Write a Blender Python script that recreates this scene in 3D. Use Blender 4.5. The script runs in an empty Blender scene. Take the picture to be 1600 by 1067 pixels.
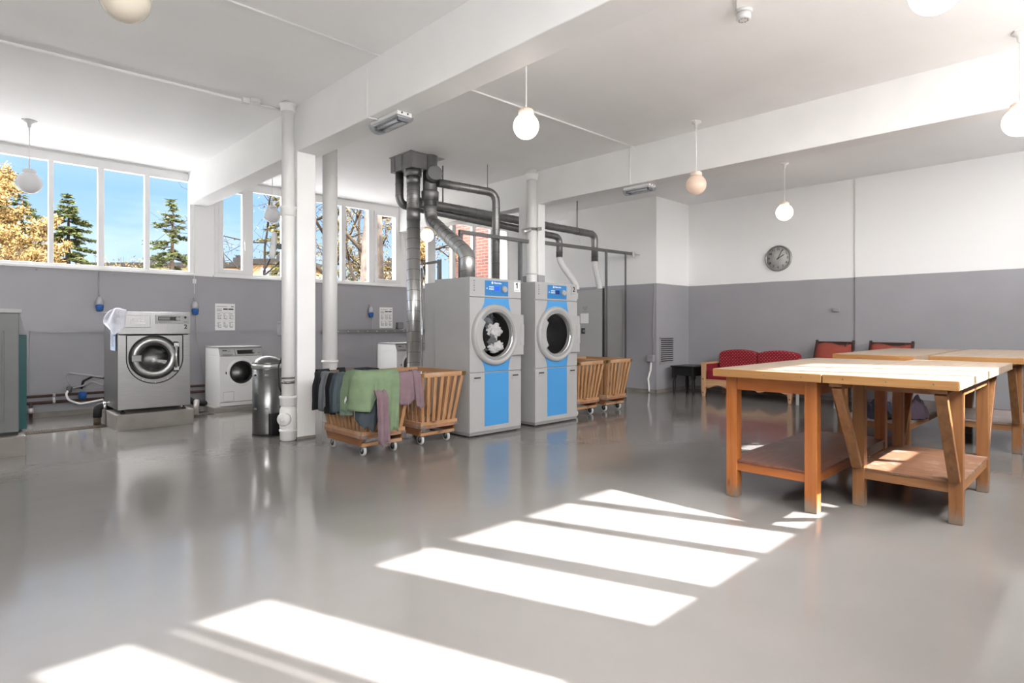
import bpy, bmesh, math, random
from mathutils import Vector, Matrix, noise
PI = math.pi
V = Vector
SC = bpy.context.scene
COL = SC.collection
random.seed(7)

# ------------------------------------------------------------------ camera
YAW = math.radians(45.7)
cam_d = bpy.data.cameras.new('camera')
cam = bpy.data.objects.new('camera', cam_d)
COL.objects.link(cam)
cam.location = (0, 0, 1.2)
cam.rotation_euler = (PI / 2, 0, YAW - PI / 2)
cam_d.sensor_fit = 'HORIZONTAL'
cam_d.sensor_width = 36
cam_d.lens = 922 / 1600 * 36
cam_d.shift_y = -23.5 / 1600
cam_d.clip_start = 0.05
cam_d.clip_end = 500
SC.camera = cam

# ------------------------------------------------------------------ view
SC.view_settings.view_transform = 'Standard'
SC.view_settings.look = 'None'
SC.view_settings.gamma = 1
SC.view_settings.use_curve_mapping = False
SC.view_settings.exposure = 1.25
SC.cycles.max_bounces = 14
SC.cycles.diffuse_bounces = 8
SC.cycles.glossy_bounces = 4
SC.cycles.transparent_max_bounces = 12
SC.cycles.sample_clamp_indirect = 8

# ------------------------------------------------------------------ sun
SUN_DIR = V((-0.37, 1.0, -0.98)).normalized()
sun_d = bpy.data.lights.new('sun', 'SUN')
sun_d.energy = 12
sun_d.color = (1, 0.99, 0.978)
sun_d.angle = math.radians(0.6)
sun = bpy.data.objects.new('sun', sun_d)
COL.objects.link(sun)
sun.rotation_euler = SUN_DIR.to_track_quat('-Z', 'Y').to_euler()
sun.location = (6, -14, 14)

# ------------------------------------------------------------------ sky
W = bpy.data.worlds.new('sky')
SC.world = W
W.use_nodes = True
nt = W.node_tree
nt.nodes.clear()
def wn(t): return nt.nodes.new(t)
tc = wn('ShaderNodeTexCoord')
sep = wn('ShaderNodeSeparateXYZ'); nt.links.new(tc.outputs['Generated'], sep.inputs[0])
ramp = wn('ShaderNodeValToRGB')
nt.links.new(sep.outputs['Z'], ramp.inputs[0])
e = ramp.color_ramp.elements
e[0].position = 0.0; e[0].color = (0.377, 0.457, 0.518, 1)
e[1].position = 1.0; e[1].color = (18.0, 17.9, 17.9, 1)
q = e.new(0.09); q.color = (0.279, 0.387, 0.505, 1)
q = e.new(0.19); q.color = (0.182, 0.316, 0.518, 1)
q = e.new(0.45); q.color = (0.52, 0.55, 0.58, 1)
q = e.new(0.60); q.color = (18.0, 17.9, 17.9, 1)  # upper sky, out of view, whitened and boosted to light the room
# faint high cloud
mp = wn('ShaderNodeMapping'); mp.inputs['Scale'].default_value = (2.0, 2.0, 9.0)
nt.links.new(tc.outputs['Generated'], mp.inputs[0])
nz = wn('ShaderNodeTexNoise'); nz.inputs['Scale'].default_value = 2.2; nz.inputs['Detail'].default_value = 5
nt.links.new(mp.outputs[0], nz.inputs['Vector'])
cr = wn('ShaderNodeValToRGB'); cr.color_ramp.elements[0].position = 0.52; cr.color_ramp.elements[1].position = 0.8
nt.links.new(nz.outputs['Fac'], cr.inputs[0])
mixc = wn('ShaderNodeMix'); mixc.data_type = 'RGBA'
mulf = wn('ShaderNodeMath'); mulf.operation = 'MULTIPLY'; mulf.inputs[1].default_value = 0.45
nt.links.new(cr.outputs[0], mulf.inputs[0]); nt.links.new(mulf.outputs[0], mixc.inputs['Factor'])
nt.links.new(ramp.outputs[0], mixc.inputs['A']); mixc.inputs['B'].default_value = (0.470, 0.559, 0.624, 1)
# broad sky glow added out of view behind the camera to light the room
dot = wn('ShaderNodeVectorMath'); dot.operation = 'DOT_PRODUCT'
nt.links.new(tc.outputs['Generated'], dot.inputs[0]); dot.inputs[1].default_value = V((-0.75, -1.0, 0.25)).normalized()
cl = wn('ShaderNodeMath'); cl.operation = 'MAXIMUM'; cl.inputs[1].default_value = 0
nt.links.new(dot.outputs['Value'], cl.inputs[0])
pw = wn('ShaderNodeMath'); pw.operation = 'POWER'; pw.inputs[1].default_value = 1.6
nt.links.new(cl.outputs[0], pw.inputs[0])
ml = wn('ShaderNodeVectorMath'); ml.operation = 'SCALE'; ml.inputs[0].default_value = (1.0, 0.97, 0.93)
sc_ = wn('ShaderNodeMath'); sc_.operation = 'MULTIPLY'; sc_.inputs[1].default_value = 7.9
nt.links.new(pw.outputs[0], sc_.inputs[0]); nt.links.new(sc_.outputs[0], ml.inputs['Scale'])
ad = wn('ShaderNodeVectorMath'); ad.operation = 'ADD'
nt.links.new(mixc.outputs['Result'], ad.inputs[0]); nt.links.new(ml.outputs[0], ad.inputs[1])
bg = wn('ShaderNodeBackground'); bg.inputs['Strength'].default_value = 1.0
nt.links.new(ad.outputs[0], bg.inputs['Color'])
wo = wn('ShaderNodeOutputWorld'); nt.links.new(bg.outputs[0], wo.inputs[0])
W.cycles.sampling_method = 'AUTOMATIC'

# daylight portals in the window openings (they only steer sky light sampling)
def portal(x0, x1, y, z0, z1, inward):
    d = bpy.data.lights.new('window_portal', 'AREA')
    d.shape = 'RECTANGLE'; d.size = x1 - x0; d.size_y = z1 - z0
    d.cycles.is_portal = True
    o = bpy.data.objects.new('window_portal', d); COL.objects.link(o)
    o.location = ((x0 + x1) / 2, y, (z0 + z1) / 2)
    o.rotation_euler = V((0, inward, 0)).to_track_quat('-Z', 'Z').to_euler()
portal(-4.6, 9.6, 10.25, 1.98, 3.55, -1)
portal(-4.6, 9.2, -1.0, 1.98, 3.45, 1)

# ------------------------------------------------------------------ materials
def mat(name, color, rough=0.5, metal=0.0, emit=None, estr=0.0, spec=None, bump=0.0, bscale=60, var=0.0, vscale=4, coat=0.0, tex='Object'):
    m = bpy.data.materials.new(name); m.use_nodes = True
    t = m.node_tree; b = t.nodes['Principled BSDF']
    b.inputs['Base Color'].default_value = (*color, 1)
    b.inputs['Roughness'].default_value = rough
    b.inputs['Metallic'].default_value = metal
    if spec is not None: b.inputs['Specular IOR Level'].default_value = spec
    if coat: b.inputs['Coat Weight'].default_value = coat; b.inputs['Coat Roughness'].default_value = 0.1
    if emit: b.inputs['Emission Color'].default_value = (*emit, 1); b.inputs['Emission Strength'].default_value = estr
    if var or bump:
        c = t.nodes.new('ShaderNodeTexCoord')
    if var:
        n = t.nodes.new('ShaderNodeTexNoise'); n.inputs['Scale'].default_value = vscale; n.inputs['Detail'].default_value = 6
        t.links.new(c.outputs[tex], n.inputs['Vector'])
        r = t.nodes.new('ShaderNodeValToRGB')
        r.color_ramp.elements[0].position = 0.3; r.color_ramp.elements[1].position = 0.7
        r.color_ramp.elements[0].color = (*[x * (1 - var) for x in color], 1)
        r.color_ramp.elements[1].color = (*[min(1, x * (1 + var)) for x in color], 1)
        t.links.new(n.outputs['Fac'], r.inputs[0]); t.links.new(r.outputs[0], b.inputs['Base Color'])
    if bump:
        n2 = t.nodes.new('ShaderNodeTexNoise'); n2.inputs['Scale'].default_value = bscale; n2.inputs['Detail'].default_value = 3
        t.links.new(c.outputs[tex], n2.inputs['Vector'])
        bp = t.nodes.new('ShaderNodeBump'); bp.inputs['Strength'].default_value = bump; bp.inputs['Distance'].default_value = 0.01
        t.links.new(n2.outputs['Fac'], bp.inputs['Height']); t.links.new(bp.outputs[0], b.inputs['Normal'])
    return m

def wood(name, light, dark, axis, rough=0.5, wear=None, scale=1.0, knots=True):
    """procedural timber, grain running along axis 0/1/2; wear = colour of scuffed patches; feet below 0.12 m look bleached when wear is set on legs"""
    m = bpy.data.materials.new(name); m.use_nodes = True
    t = m.node_tree; b = t.nodes['Principled BSDF']; L = t.links
    c = t.nodes.new('ShaderNodeTexCoord')
    mp = t.nodes.new('ShaderNodeMapping'); s = [26 * scale] * 3; s[axis] = 1.6 * scale
    mp.inputs['Scale'].default_value = s
    L.new(c.outputs['Object'], mp.inputs[0])
    n = t.nodes.new('ShaderNodeTexNoise'); n.inputs['Scale'].default_value = 1.0; n.inputs['Detail'].default_value = 5; n.inputs['Distortion'].default_value = 0.6
    L.new(mp.outputs[0], n.inputs['Vector'])
    r = t.nodes.new('ShaderNodeValToRGB')
    r.color_ramp.elements[0].position = 0.32; r.color_ramp.elements[1].position = 0.66
    r.color_ramp.elements[0].color = (*dark, 1); r.color_ramp.elements[1].color = (*light, 1)
    L.new(n.outputs['Fac'], r.inputs[0])
    out = r.outputs[0]
    if knots:
        mp2 = t.nodes.new('ShaderNodeMapping'); s2 = [7.5] * 3; s2[axis] = 2.6
        mp2.inputs['Scale'].default_value = s2; L.new(c.outputs['Object'], mp2.inputs[0])
        v = t.nodes.new('ShaderNodeTexVoronoi'); v.inputs['Scale'].default_value = 1.0; L.new(mp2.outputs[0], v.inputs['Vector'])
        kr = t.nodes.new('ShaderNodeValToRGB'); kr.color_ramp.elements[0].position = 0.05; kr.color_ramp.elements[1].position = 0.13
        kr.color_ramp.elements[0].color = (1, 1, 1, 1); kr.color_ramp.elements[1].color = (0, 0, 0, 1)
        L.new(v.outputs['Distance'], kr.inputs[0])
        mx = t.nodes.new('ShaderNodeMix'); mx.data_type = 'RGBA'
        L.new(kr.outputs[0], mx.inputs['Factor']); L.new(out, mx.inputs['A'])
        mx.inputs['B'].default_value = (*[x * 0.35 for x in dark], 1)
        out = mx.outputs['Result']
    if wear:
        n3 = t.nodes.new('ShaderNodeTexNoise'); n3.inputs['Scale'].default_value = 5.5; n3.inputs['Detail'].default_value = 8; n3.inputs['Roughness'].default_value = 0.7
        L.new(c.outputs['Object'], n3.inputs['Vector'])
        wr = t.nodes.new('ShaderNodeValToRGB'); wr.color_ramp.elements[0].position = 0.52; wr.color_ramp.elements[1].position = 0.68
        L.new(n3.outputs['Fac'], wr.inputs[0])
        mu = t.nodes.new('ShaderNodeMath'); mu.operation = 'MULTIPLY'; mu.inputs[1].default_value = 0.6
        L.new(wr.outputs[0], mu.inputs[0])
        mx2 = t.nodes.new('ShaderNodeMix'); mx2.data_type = 'RGBA'
        L.new(mu.outputs[0], mx2.inputs['Factor']); L.new(out, mx2.inputs['A']); mx2.inputs['B'].default_value = (*wear, 1)
        out = mx2.outputs['Result']
    L.new(out, b.inputs['Base Color'])
    b.inputs['Roughness'].default_value = rough
    bp = t.nodes.new('ShaderNodeBump'); bp.inputs['Strength'].default_value = 0.15; bp.inputs['Distance'].default_value = 0.004
    L.new(n.outputs['Fac'], bp.inputs['Height']); L.new(bp.outputs[0], b.inputs['Normal'])
    return m

def worn_leg(name, light, dark, rough=0.45):
    """upright timber with scuffed, greyed feet"""
    m = wood(name, light, dark, 2, rough)
    t = m.node_tree; L = t.links; b = t.nodes['Principled BSDF']
    src = b.inputs['Base Color'].links[0].from_socket
    c = t.nodes.new('ShaderNodeTexCoord'); sp = t.nodes.new('ShaderNodeSeparateXYZ'); L.new(c.outputs['Object'], sp.inputs[0])
    n = t.nodes.new('ShaderNodeTexNoise'); n.inputs['Scale'].default_value = 24; n.inputs['Detail'].default_value = 6
    mp = t.nodes.new('ShaderNodeMapping'); mp.inputs['Scale'].default_value = (1.6, 1.6, 0.35); L.new(c.outputs['Object'], mp.inputs[0]); L.new(mp.outputs[0], n.inputs['Vector'])
    ma = t.nodes.new('ShaderNodeMath'); ma.operation = 'MULTIPLY_ADD'; ma.inputs[1].default_value = -4.0; ma.inputs[2].default_value = 0.52
    L.new(sp.outputs['Z'], ma.inputs[0])
    ad = t.nodes.new('ShaderNodeMath'); ad.operation = 'ADD'; L.new(ma.outputs[0], ad.inputs[0]); L.new(n.outputs['Fac'], ad.inputs[1])
    r = t.nodes.new('ShaderNodeValToRGB'); r.color_ramp.elements[0].position = 0.62; r.color_ramp.elements[1].position = 0.92
    L.new(ad.outputs[0], r.inputs[0])
    mx = t.nodes.new('ShaderNodeMix'); mx.data_type = 'RGBA'
    L.new(r.outputs[0], mx.inputs['Factor']); L.new(src, mx.inputs['A']); mx.inputs['B'].default_value = (0.20, 0.145, 0.105, 1)
    L.new(mx.outputs['Result'], b.inputs['Base Color'])
    return m

def brushed(name, color, rough, stretch, metal=1.0, bump=0.05):
    m = bpy.data.materials.new(name); m.use_nodes = True
    t = m.node_tree; b = t.nodes['Principled BSDF']; L = t.links
    b.inputs['Metallic'].default_value = metal
    c = t.nodes.new('ShaderNodeTexCoord'); mp = t.nodes.new('ShaderNodeMapping'); mp.inputs['Scale'].default_value = stretch
    L.new(c.outputs['Object'], mp.inputs[0])
    n = t.nodes.new('ShaderNodeTexNoise'); n.inputs['Scale'].default_value = 8; n.inputs['Detail'].default_value = 4
    L.new(mp.outputs[0], n.inputs['Vector'])
    r = t.nodes.new('ShaderNodeMapRange'); r.inputs['To Min'].default_value = rough * 0.75; r.inputs['To Max'].default_value = rough * 1.3
    L.new(n.outputs['Fac'], r.inputs['Value']); L.new(r.outputs[0], b.inputs['Roughness'])
    cr = t.nodes.new('ShaderNodeValToRGB'); cr.color_ramp.elements[0].color = (*[x * .82 for x in color], 1); cr.color_ramp.elements[1].color = (*[min(1, x * 1.12) for x in color], 1)
    L.new(n.outputs['Fac'], cr.inputs[0]); L.new(cr.outputs[0], b.inputs['Base Color'])
    bp = t.nodes.new('ShaderNodeBump'); bp.inputs['Strength'].default_value = bump; bp.inputs['Distance'].default_value = 0.003
    L.new(n.outputs['Fac'], bp.inputs['Height']); L.new(bp.outputs[0], b.inputs['Normal'])
    return m

def glass(name, tint=(1, 1, 1), refl=0.9, dark=1.0):
    """thin pane: mostly see-through with a Schlick reflection, the same from both faces"""
    m = bpy.data.materials.new(name); m.use_nodes = True
    t = m.node_tree; t.nodes.clear(); L = t.links
    tr = t.nodes.new('ShaderNodeBsdfTransparent'); tr.inputs[0].default_value = (*[x * dark for x in tint], 1)
    gl = t.nodes.new('ShaderNodeBsdfGlossy'); gl.inputs['Roughness'].default_value = 0.02
    g = t.nodes.new('ShaderNodeNewGeometry'); d = t.nodes.new('ShaderNodeVectorMath'); d.operation = 'DOT_PRODUCT'
    L.new(g.outputs['Normal'], d.inputs[0]); L.new(g.outputs['Incoming'], d.inputs[1])
    def mth(op, a, b=None, c=None):
        n = t.nodes.new('ShaderNodeMath'); n.operation = op; L.new(a, n.inputs[0])
        if b is not None: n.inputs[1].default_value = b
        if c is not None: n.inputs[2].default_value = c
        return n.outputs[0]
    x = mth('ABSOLUTE', d.outputs['Value']); x = mth('MULTIPLY_ADD', x, -1, 1); x = mth('POWER', x, 5); x = mth('MULTIPLY_ADD', x, 0.96 * refl, 0.03 * refl)
    mx = t.nodes.new('ShaderNodeMixShader'); o = t.nodes.new('ShaderNodeOutputMaterial')
    L.new(x, mx.inputs[0]); L.new(tr.outputs[0], mx.inputs[1]); L.new(gl.outputs[0], mx.inputs[2]); L.new(mx.outputs[0], o.inputs[0])
    return m

def wall_mat(name, white, grey, zsplit=1.98):
    """painted plaster: grey dado below zsplit, white above"""
    m = bpy.data.materials.new(name); m.use_nodes = True
    t = m.node_tree; b = t.nodes['Principled BSDF']; L = t.links
    g = t.nodes.new('ShaderNodeNewGeometry'); sp = t.nodes.new('ShaderNodeSeparateXYZ'); L.new(g.outputs['Position'], sp.inputs[0])
    n = t.nodes.new('ShaderNodeTexNoise'); n.inputs['Scale'].default_value = 3; L.new(g.outputs['Position'], n.inputs['Vector'])
    ma = t.nodes.new('ShaderNodeMath'); ma.operation = 'MULTIPLY_ADD'; ma.inputs[1].default_value = 0.012; L.new(n.outputs['Fac'], ma.inputs[0]); L.new(sp.outputs['Z'], ma.inputs[2])
    gt = t.nodes.new('ShaderNodeMath'); gt.operation = 'GREATER_THAN'; gt.inputs[1].default_value = zsplit + 0.006; L.new(ma.outputs[0], gt.inputs[0])
    n2 = t.nodes.new('ShaderNodeTexNoise'); n2.inputs['Scale'].default_value = 1.3; n2.inputs['Detail'].default_value = 6; L.new(g.outputs['Position'], n2.inputs['Vector'])
    r = t.nodes.new('ShaderNodeValToRGB'); r.color_ramp.elements[0].position = 0.3; r.color_ramp.elements[1].position = 0.7
    r.color_ramp.elements[0].color = (*[x * 0.95 for x in grey], 1); r.color_ramp.elements[1].color = (*[x * 1.04 for x in grey], 1); L.new(n2.outputs['Fac'], r.inputs[0])
    mx = t.nodes.new('ShaderNodeMix'); mx.data_type = 'RGBA'
    L.new(gt.outputs[0], mx.inputs['Factor']); L.new(r.outputs[0], mx.inputs['A']); mx.inputs['B'].default_value = (*white, 1)
    # scuffs and nail holes
    v = t.nodes.new('ShaderNodeTexVoronoi'); v.inputs['Scale'].default_value = 1.7; L.new(g.outputs['Position'], v.inputs['Vector'])
    kr = t.nodes.new('ShaderNodeValToRGB'); kr.color_ramp.elements[0].position = 0.012; kr.color_ramp.elements[1].position = 0.028
    kr.color_ramp.elements[0].color = (0.62, 0.62, 0.62, 1); kr.color_ramp.elements[1].color = (1, 1, 1, 1); L.new(v.outputs['Distance'], kr.inputs[0])
    mm = t.nodes.new('ShaderNodeMix'); mm.data_type = 'RGBA'; mm.blend_type = 'MULTIPLY'; mm.inputs['Factor'].default_value = 1
    L.new(mx.outputs['Result'], mm.inputs['A']); L.new(kr.outputs[0], mm.inputs['B'])
    L.new(mm.outputs['Result'], b.inputs['Base Color'])
    b.inputs['Roughness'].default_value = 0.5
    n3 = t.nodes.new('ShaderNodeTexNoise'); n3.inputs['Scale'].default_value = 14; n3.inputs['Detail'].default_value = 4; L.new(g.outputs['Position'], n3.inputs['Vector'])
    bp = t.nodes.new('ShaderNodeBump'); bp.inputs['Strength'].default_value = 0.12; bp.inputs['Distance'].default_value = 0.01
    L.new(n3.outputs['Fac'], bp.inputs['Height']); L.new(bp.outputs[0], b.inputs['Normal'])
    return m

def floor_mat():
    m = bpy.data.materials.new('grey_floor_paint'); m.use_nodes = True
    t = m.node_tree; b = t.nodes['Principled BSDF']; L = t.links
    g = t.nodes.new('ShaderNodeNewGeometry')
    n = t.nodes.new('ShaderNodeTexNoise'); n.inputs['Scale'].default_value = 0.9; n.inputs['Detail'].default_value = 8; L.new(g.outputs['Position'], n.inputs['Vector'])
    r = t.nodes.new('ShaderNodeValToRGB'); r.color_ramp.elements[0].position = 0.3; r.color_ramp.elements[1].position = 0.72
    r.color_ramp.elements[0].color = (0.180, 0.168, 0.158, 1); r.color_ramp.elements[1].color = (0.210, 0.198, 0.188, 1)
    L.new(n.outputs['Fac'], r.inputs[0])
    v = t.nodes.new('ShaderNodeTexVoronoi'); v.inputs['Scale'].default_value = 2.2; L.new(g.outputs['Position'], v.inputs['Vector'])
    kr = t.nodes.new('ShaderNodeValToRGB'); kr.color_ramp.elements[0].position = 0.006; kr.color_ramp.elements[1].position = 0.02
    kr.color_ramp.elements[0].color = (0.75, 0.75, 0.75, 1); kr.color_ramp.elements[1].color = (1, 1, 1, 1); L.new(v.outputs['Distance'], kr.inputs[0])
    mm = t.nodes.new('ShaderNodeMix'); mm.data_type = 'RGBA'; mm.blend_type = 'MULTIPLY'; mm.inputs['Factor'].default_value = 1
    L.new(r.outputs[0], mm.inputs['A']); L.new(kr.outputs[0], mm.inputs['B']); L.new(mm.outputs['Result'], b.inputs['Base Color'])
    n2 = t.nodes.new('ShaderNodeTexNoise'); n2.inputs['Scale'].default_value = 2.5; n2.inputs['Detail'].default_value = 5; L.new(g.outputs['Position'], n2.inputs['Vector'])
    rr = t.nodes.new('ShaderNodeMapRange'); rr.inputs['To Min'].default_value = 0.07; rr.inputs['To Max'].default_value = 0.17
    L.new(n2.outputs['Fac'], rr.inputs['Value']); L.new(rr.outputs[0], b.inputs['Roughness'])
    b.inputs['Specular IOR Level'].default_value = 0.5
    n3 = t.nodes.new('ShaderNodeTexNoise'); n3.inputs['Scale'].default_value = 4.0; n3.inputs['Detail'].default_value = 4; n3.inputs['Roughness'].default_value = 0.55
    L.new(g.outputs['Position'], n3.inputs['Vector'])
    bp = t.nodes.new('ShaderNodeBump'); bp.inputs['Strength'].default_value = 0.15; bp.inputs['Distance'].default_value = 0.012
    L.new(n3.outputs['Fac'], bp.inputs['Height']); L.new(bp.outputs[0], b.inputs['Normal'])
    return m

def dots_mat(name, base, dotc):
    m = bpy.data.materials.new(name); m.use_nodes = True
    t = m.node_tree; b = t.nodes['Principled BSDF']; L = t.links
    c = t.nodes.new('ShaderNodeTexCoord'); v = t.nodes.new('ShaderNodeTexVoronoi'); v.inputs['Scale'].default_value = 26; v.inputs['Randomness'].default_value = 0
    mp = t.nodes.new('ShaderNodeMapping'); mp.inputs['Rotation'].default_value = (PI / 4, 0, 0); mp.inputs['Scale'].default_value = (0.02, 1, 1)
    L.new(c.outputs['Object'], mp.inputs[0]); L.new(mp.outputs[0], v.inputs['Vector'])
    r = t.nodes.new('ShaderNodeValToRGB'); r.color_ramp.elements[0].position = 0.17; r.color_ramp.elements[1].position = 0.24
    r.color_ramp.elements[0].color = (*dotc, 1); r.color_ramp.elements[1].color = (*base, 1)
    L.new(v.outputs['Distance'], r.inputs[0]); L.new(r.outputs[0], b.inputs['Base Color'])
    b.inputs['Roughness'].default_value = 0.9
    return m

def brick_mat():
    m = bpy.data.materials.new('red_brick'); m.use_nodes = True
    t = m.node_tree; b = t.nodes['Principled BSDF']; L = t.links
    g = t.nodes.new('ShaderNodeNewGeometry'); sp = t.nodes.new('ShaderNodeSeparateXYZ'); L.new(g.outputs['Position'], sp.inputs[0])
    cb = t.nodes.new('ShaderNodeCombineXYZ'); L.new(sp.outputs['Y'], cb.inputs['X']); L.new(sp.outputs['Z'], cb.inputs['Y'])
    br = t.nodes.new('ShaderNodeTexBrick'); L.new(cb.outputs[0], br.inputs['Vector'])
    br.inputs['Scale'].default_value = 1; br.inputs['Brick Width'].default_value = 0.25; br.inputs['Row Height'].default_value = 0.077
    br.inputs['Mortar Size'].default_value = 0.006
    br.inputs['Color1'].default_value = (0.105, 0.028, 0.016, 1); br.inputs['Color2'].default_value = (0.066, 0.020, 0.014, 1); br.inputs['Mortar'].default_value = (0.13, 0.11, 0.10, 1)
    L.new(br.outputs['Color'], b.inputs['Base Color']); b.inputs['Roughness'].default_value = 0.85
    return m

def knit(name, color, rough=0.95, scale=130, bump=0.45):
    return mat(name, color, rough, bump=bump, bscale=scale, var=0.12, vscale=9)

M = {}
WHITE = (0.86, 0.86, 0.86)
GREY = (0.345, 0.343, 0.366)
M['wall'] = wall_mat('dado_painted_plaster', WHITE, GREY)
M['white'] = mat('white_paint', WHITE, 0.5, bump=0.1, bscale=12, var=0.03, vscale=2)
M['ceil'] = mat('white_ceiling_paint', (0.88, 0.88, 0.88), 0.6, bump=0.06, bscale=8, var=0.03, vscale=1.2)
M['pipe_white'] = mat('glossy_white_pipe_paint', (0.80, 0.80, 0.79), 0.3, bump=0.05, bscale=20)
M['frame_white'] = mat('white_window_plastic', (0.80, 0.80, 0.80), 0.35)
M['greypaint'] = mat('grey_paint', GREY, 0.5, var=0.05)
M['floor'] = floor_mat()
M['plinth'] = mat('floor_paint_on_plinth', (0.2422, 0.2227, 0.2023), 0.4, var=0.12, vscale=6, bump=0.1)
M['pane'] = glass('window_pane', refl=0.10)
M['steel'] = brushed('brushed_stainless', (0.3901, 0.3868, 0.3822), 0.34, (1, 1, 14), bump=0.03)
M['steel_h'] = brushed('brushed_stainless_flat', (0.3774, 0.3744, 0.3692), 0.33, (14, 1, 1), bump=0.03)
M['seam'] = mat('duct_seam', (.13, .13, .13), .5, .6)
M['bin_steel'] = brushed('bin_steel', (0.22, 0.22, 0.218), 0.30, (1, 1, 14), bump=0.03)
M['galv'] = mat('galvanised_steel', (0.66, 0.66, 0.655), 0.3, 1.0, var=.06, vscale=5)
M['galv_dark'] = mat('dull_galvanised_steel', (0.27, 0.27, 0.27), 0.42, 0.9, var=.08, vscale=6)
M['galv_rail'] = brushed('galvanised_rail', (0.22, 0.22, 0.22), 0.45, (6, 6, 6))
M['chrome'] = mat('chrome', (0.75, 0.75, 0.75), 0.15, 1.0)
M['black'] = mat('black_plastic', (0.012, 0.012, 0.013), 0.4)
M['rubber'] = mat('black_rubber', (0.015, 0.015, 0.016), 0.7)
M['grey_metal'] = mat('grey_machine_enamel', (0.3808, 0.3808, 0.3770), 0.38, var=0.03)
M['grey_plastic'] = mat('grey_door_plastic', (0.2550, 0.2550, 0.2516), 0.35)
M['grey_plastic_l'] = mat('light_grey_plastic', (0.3655, 0.3655, 0.3612), 0.35)
M['grey_dark'] = mat('dark_grey_enamel', (0.20, 0.20, 0.20), 0.4)
M['cab_grey'] = mat('cabinet_grey_enamel', (0.36, 0.36, 0.356), 0.35)
M['old_grey'] = mat('old_machine_grey', (0.1403, 0.1462, 0.1445), 0.38, var=0.06)
M['teal'] = mat('teal_enamel', (0.0071, 0.0892, 0.0952), 0.35)
M['blue'] = mat('sky_blue_panel', (0.0638, 0.2805, 0.5950), 0.35)
M['blue_d'] = mat('deep_blue_panel', (0.0255, 0.1870, 0.4675), 0.3)
M['display_blue'] = mat('blue_lcd', (0.01, 0.03, 0.5), 0.2, emit=(0.02, 0.08, 0.9), estr=0.6)
M['display_dim'] = mat('dim_lcd', (0.01, 0.015, 0.16), 0.15)
M['white_plastic'] = mat('white_plastic', (0.75, 0.75, 0.75), 0.3)
M['white_enamel'] = mat('white_enamel', (0.6290, 0.6290, 0.6290), 0.25)
M['button'] = mat('pale_button', (0.62, 0.70, 0.78), 0.4)
M['dark_glass'] = glass('smoked_glass', (1, 1, 1), 0.9, 0.45)
M['clear_glass'] = glass('door_glass', (1, 1, 1), 0.9, 0.9)
M['drum'] = brushed('drum_steel', (0.17, 0.17, 0.17), 0.35, (4, 4, 4))
M['drum_dark'] = mat('dark_drum', (0.05, 0.05, 0.05), 0.5, 0.4)
M['socket_blue'] = mat('socket_blue', (0.015, 0.10, 0.36), 0.35)
M['socket_grey'] = mat('socket_grey', (0.42, 0.42, 0.44), 0.4)
M['paper'] = mat('paper', (0.80, 0.80, 0.80), 0.7)
M['paper_blue'] = mat('pale_blue_paper', (0.50, 0.60, 0.78), 0.7)
M['paper_cream'] = mat('cream_paper', (0.72, 0.67, 0.56), 0.7)
M['ink'] = mat('ink', (0.02, 0.02, 0.02), 0.6)
M['ink_grey'] = mat('grey_print', (0.22, 0.22, 0.23), 0.6)
M['ink_white'] = mat('white_print', (0.85, 0.85, 0.85), 0.4)
M['copper'] = mat('dark_copper_pipe', (0.07, 0.035, 0.028), 0.45)
M['cable_grey'] = mat('grey_cable', (0.42, 0.42, 0.42), 0.5)
M['cable_w'] = mat('white_cable', (0.86, 0.86, 0.86), 0.5)
M['grate'] = mat('rusty_grate', (0.09, 0.065, 0.045), 0.7, var=0.4, vscale=30)
M['dark'] = mat('dark_void', (0.02, 0.02, 0.02), 0.9)
M['brass'] = mat('brass_bracket', (0.30, 0.22, 0.09), 0.4, 0.9)
M['globe_lit'] = mat('lit_opal_glass', (0.9, 0.88, 0.82), 0.2, emit=(1, 0.90, 0.76), estr=3.5)
M['globe_dim'] = mat('dim_opal_glass', (0.62, 0.47, 0.38), 0.25, emit=(1, 0.72, 0.55), estr=0.10)
M['globe_off'] = mat('opal_glass', (0.72, 0.72, 0.74), 0.12)
M['globe_cream'] = mat('cream_opal_glass', (0.62, 0.56, 0.47), 0.12)
M['collar_warm'] = mat('warm_opal_collar', (0.80, 0.66, 0.56), 0.35)
M['clear_plastic'] = mat('frosted_plastic', (0.62, 0.64, 0.66), 0.15)
M['tube'] = mat('fluorescent_tube', (0.8, 0.8, 0.8), 0.2)
M['clock_face'] = mat('clock_face', (0.44, 0.44, 0.43), 0.5)
M['clock_rim'] = mat('clock_rim', (0.33, 0.33, 0.32), 0.35, 0.5)
M['red'] = dots_mat('red_dotted_upholstery', (0.24, 0.008, 0.022), (0.50, 0.14, 0.10))
M['rust'] = mat('rust_red_cushion', (0.30, 0.060, 0.040), 0.9, bump=0.4, bscale=90, var=0.12)
M['dark_wood'] = mat('dark_stained_wood', (0.045, 0.022, 0.018), 0.4)
M['black_wood'] = mat('black_painted_wood', (0.012, 0.012, 0.012), 0.35)
M['pine'] = wood('pine_sofa_frame', (0.62, 0.37, 0.20), (0.45, 0.24, 0.12), 1)
M['pine_z'] = wood('pine_sofa_post', (0.62, 0.38, 0.22), (0.46, 0.25, 0.13), 2)
M['top'] = wood('scrubbed_pine_top', (0.265, 0.205, 0.155), (0.215, 0.155, 0.11), 0, 0.5)
M['top_edge'] = wood('pine_edge_strip', (0.3596, 0.1913, 0.0688), (0.2754, 0.1263, 0.0383), 1, 0.45)
M['orange_y'] = wood('orange_stained_rail', (0.3995, 0.1275, 0.0272), (0.3060, 0.0850, 0.0153), 1, 0.35)
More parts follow.
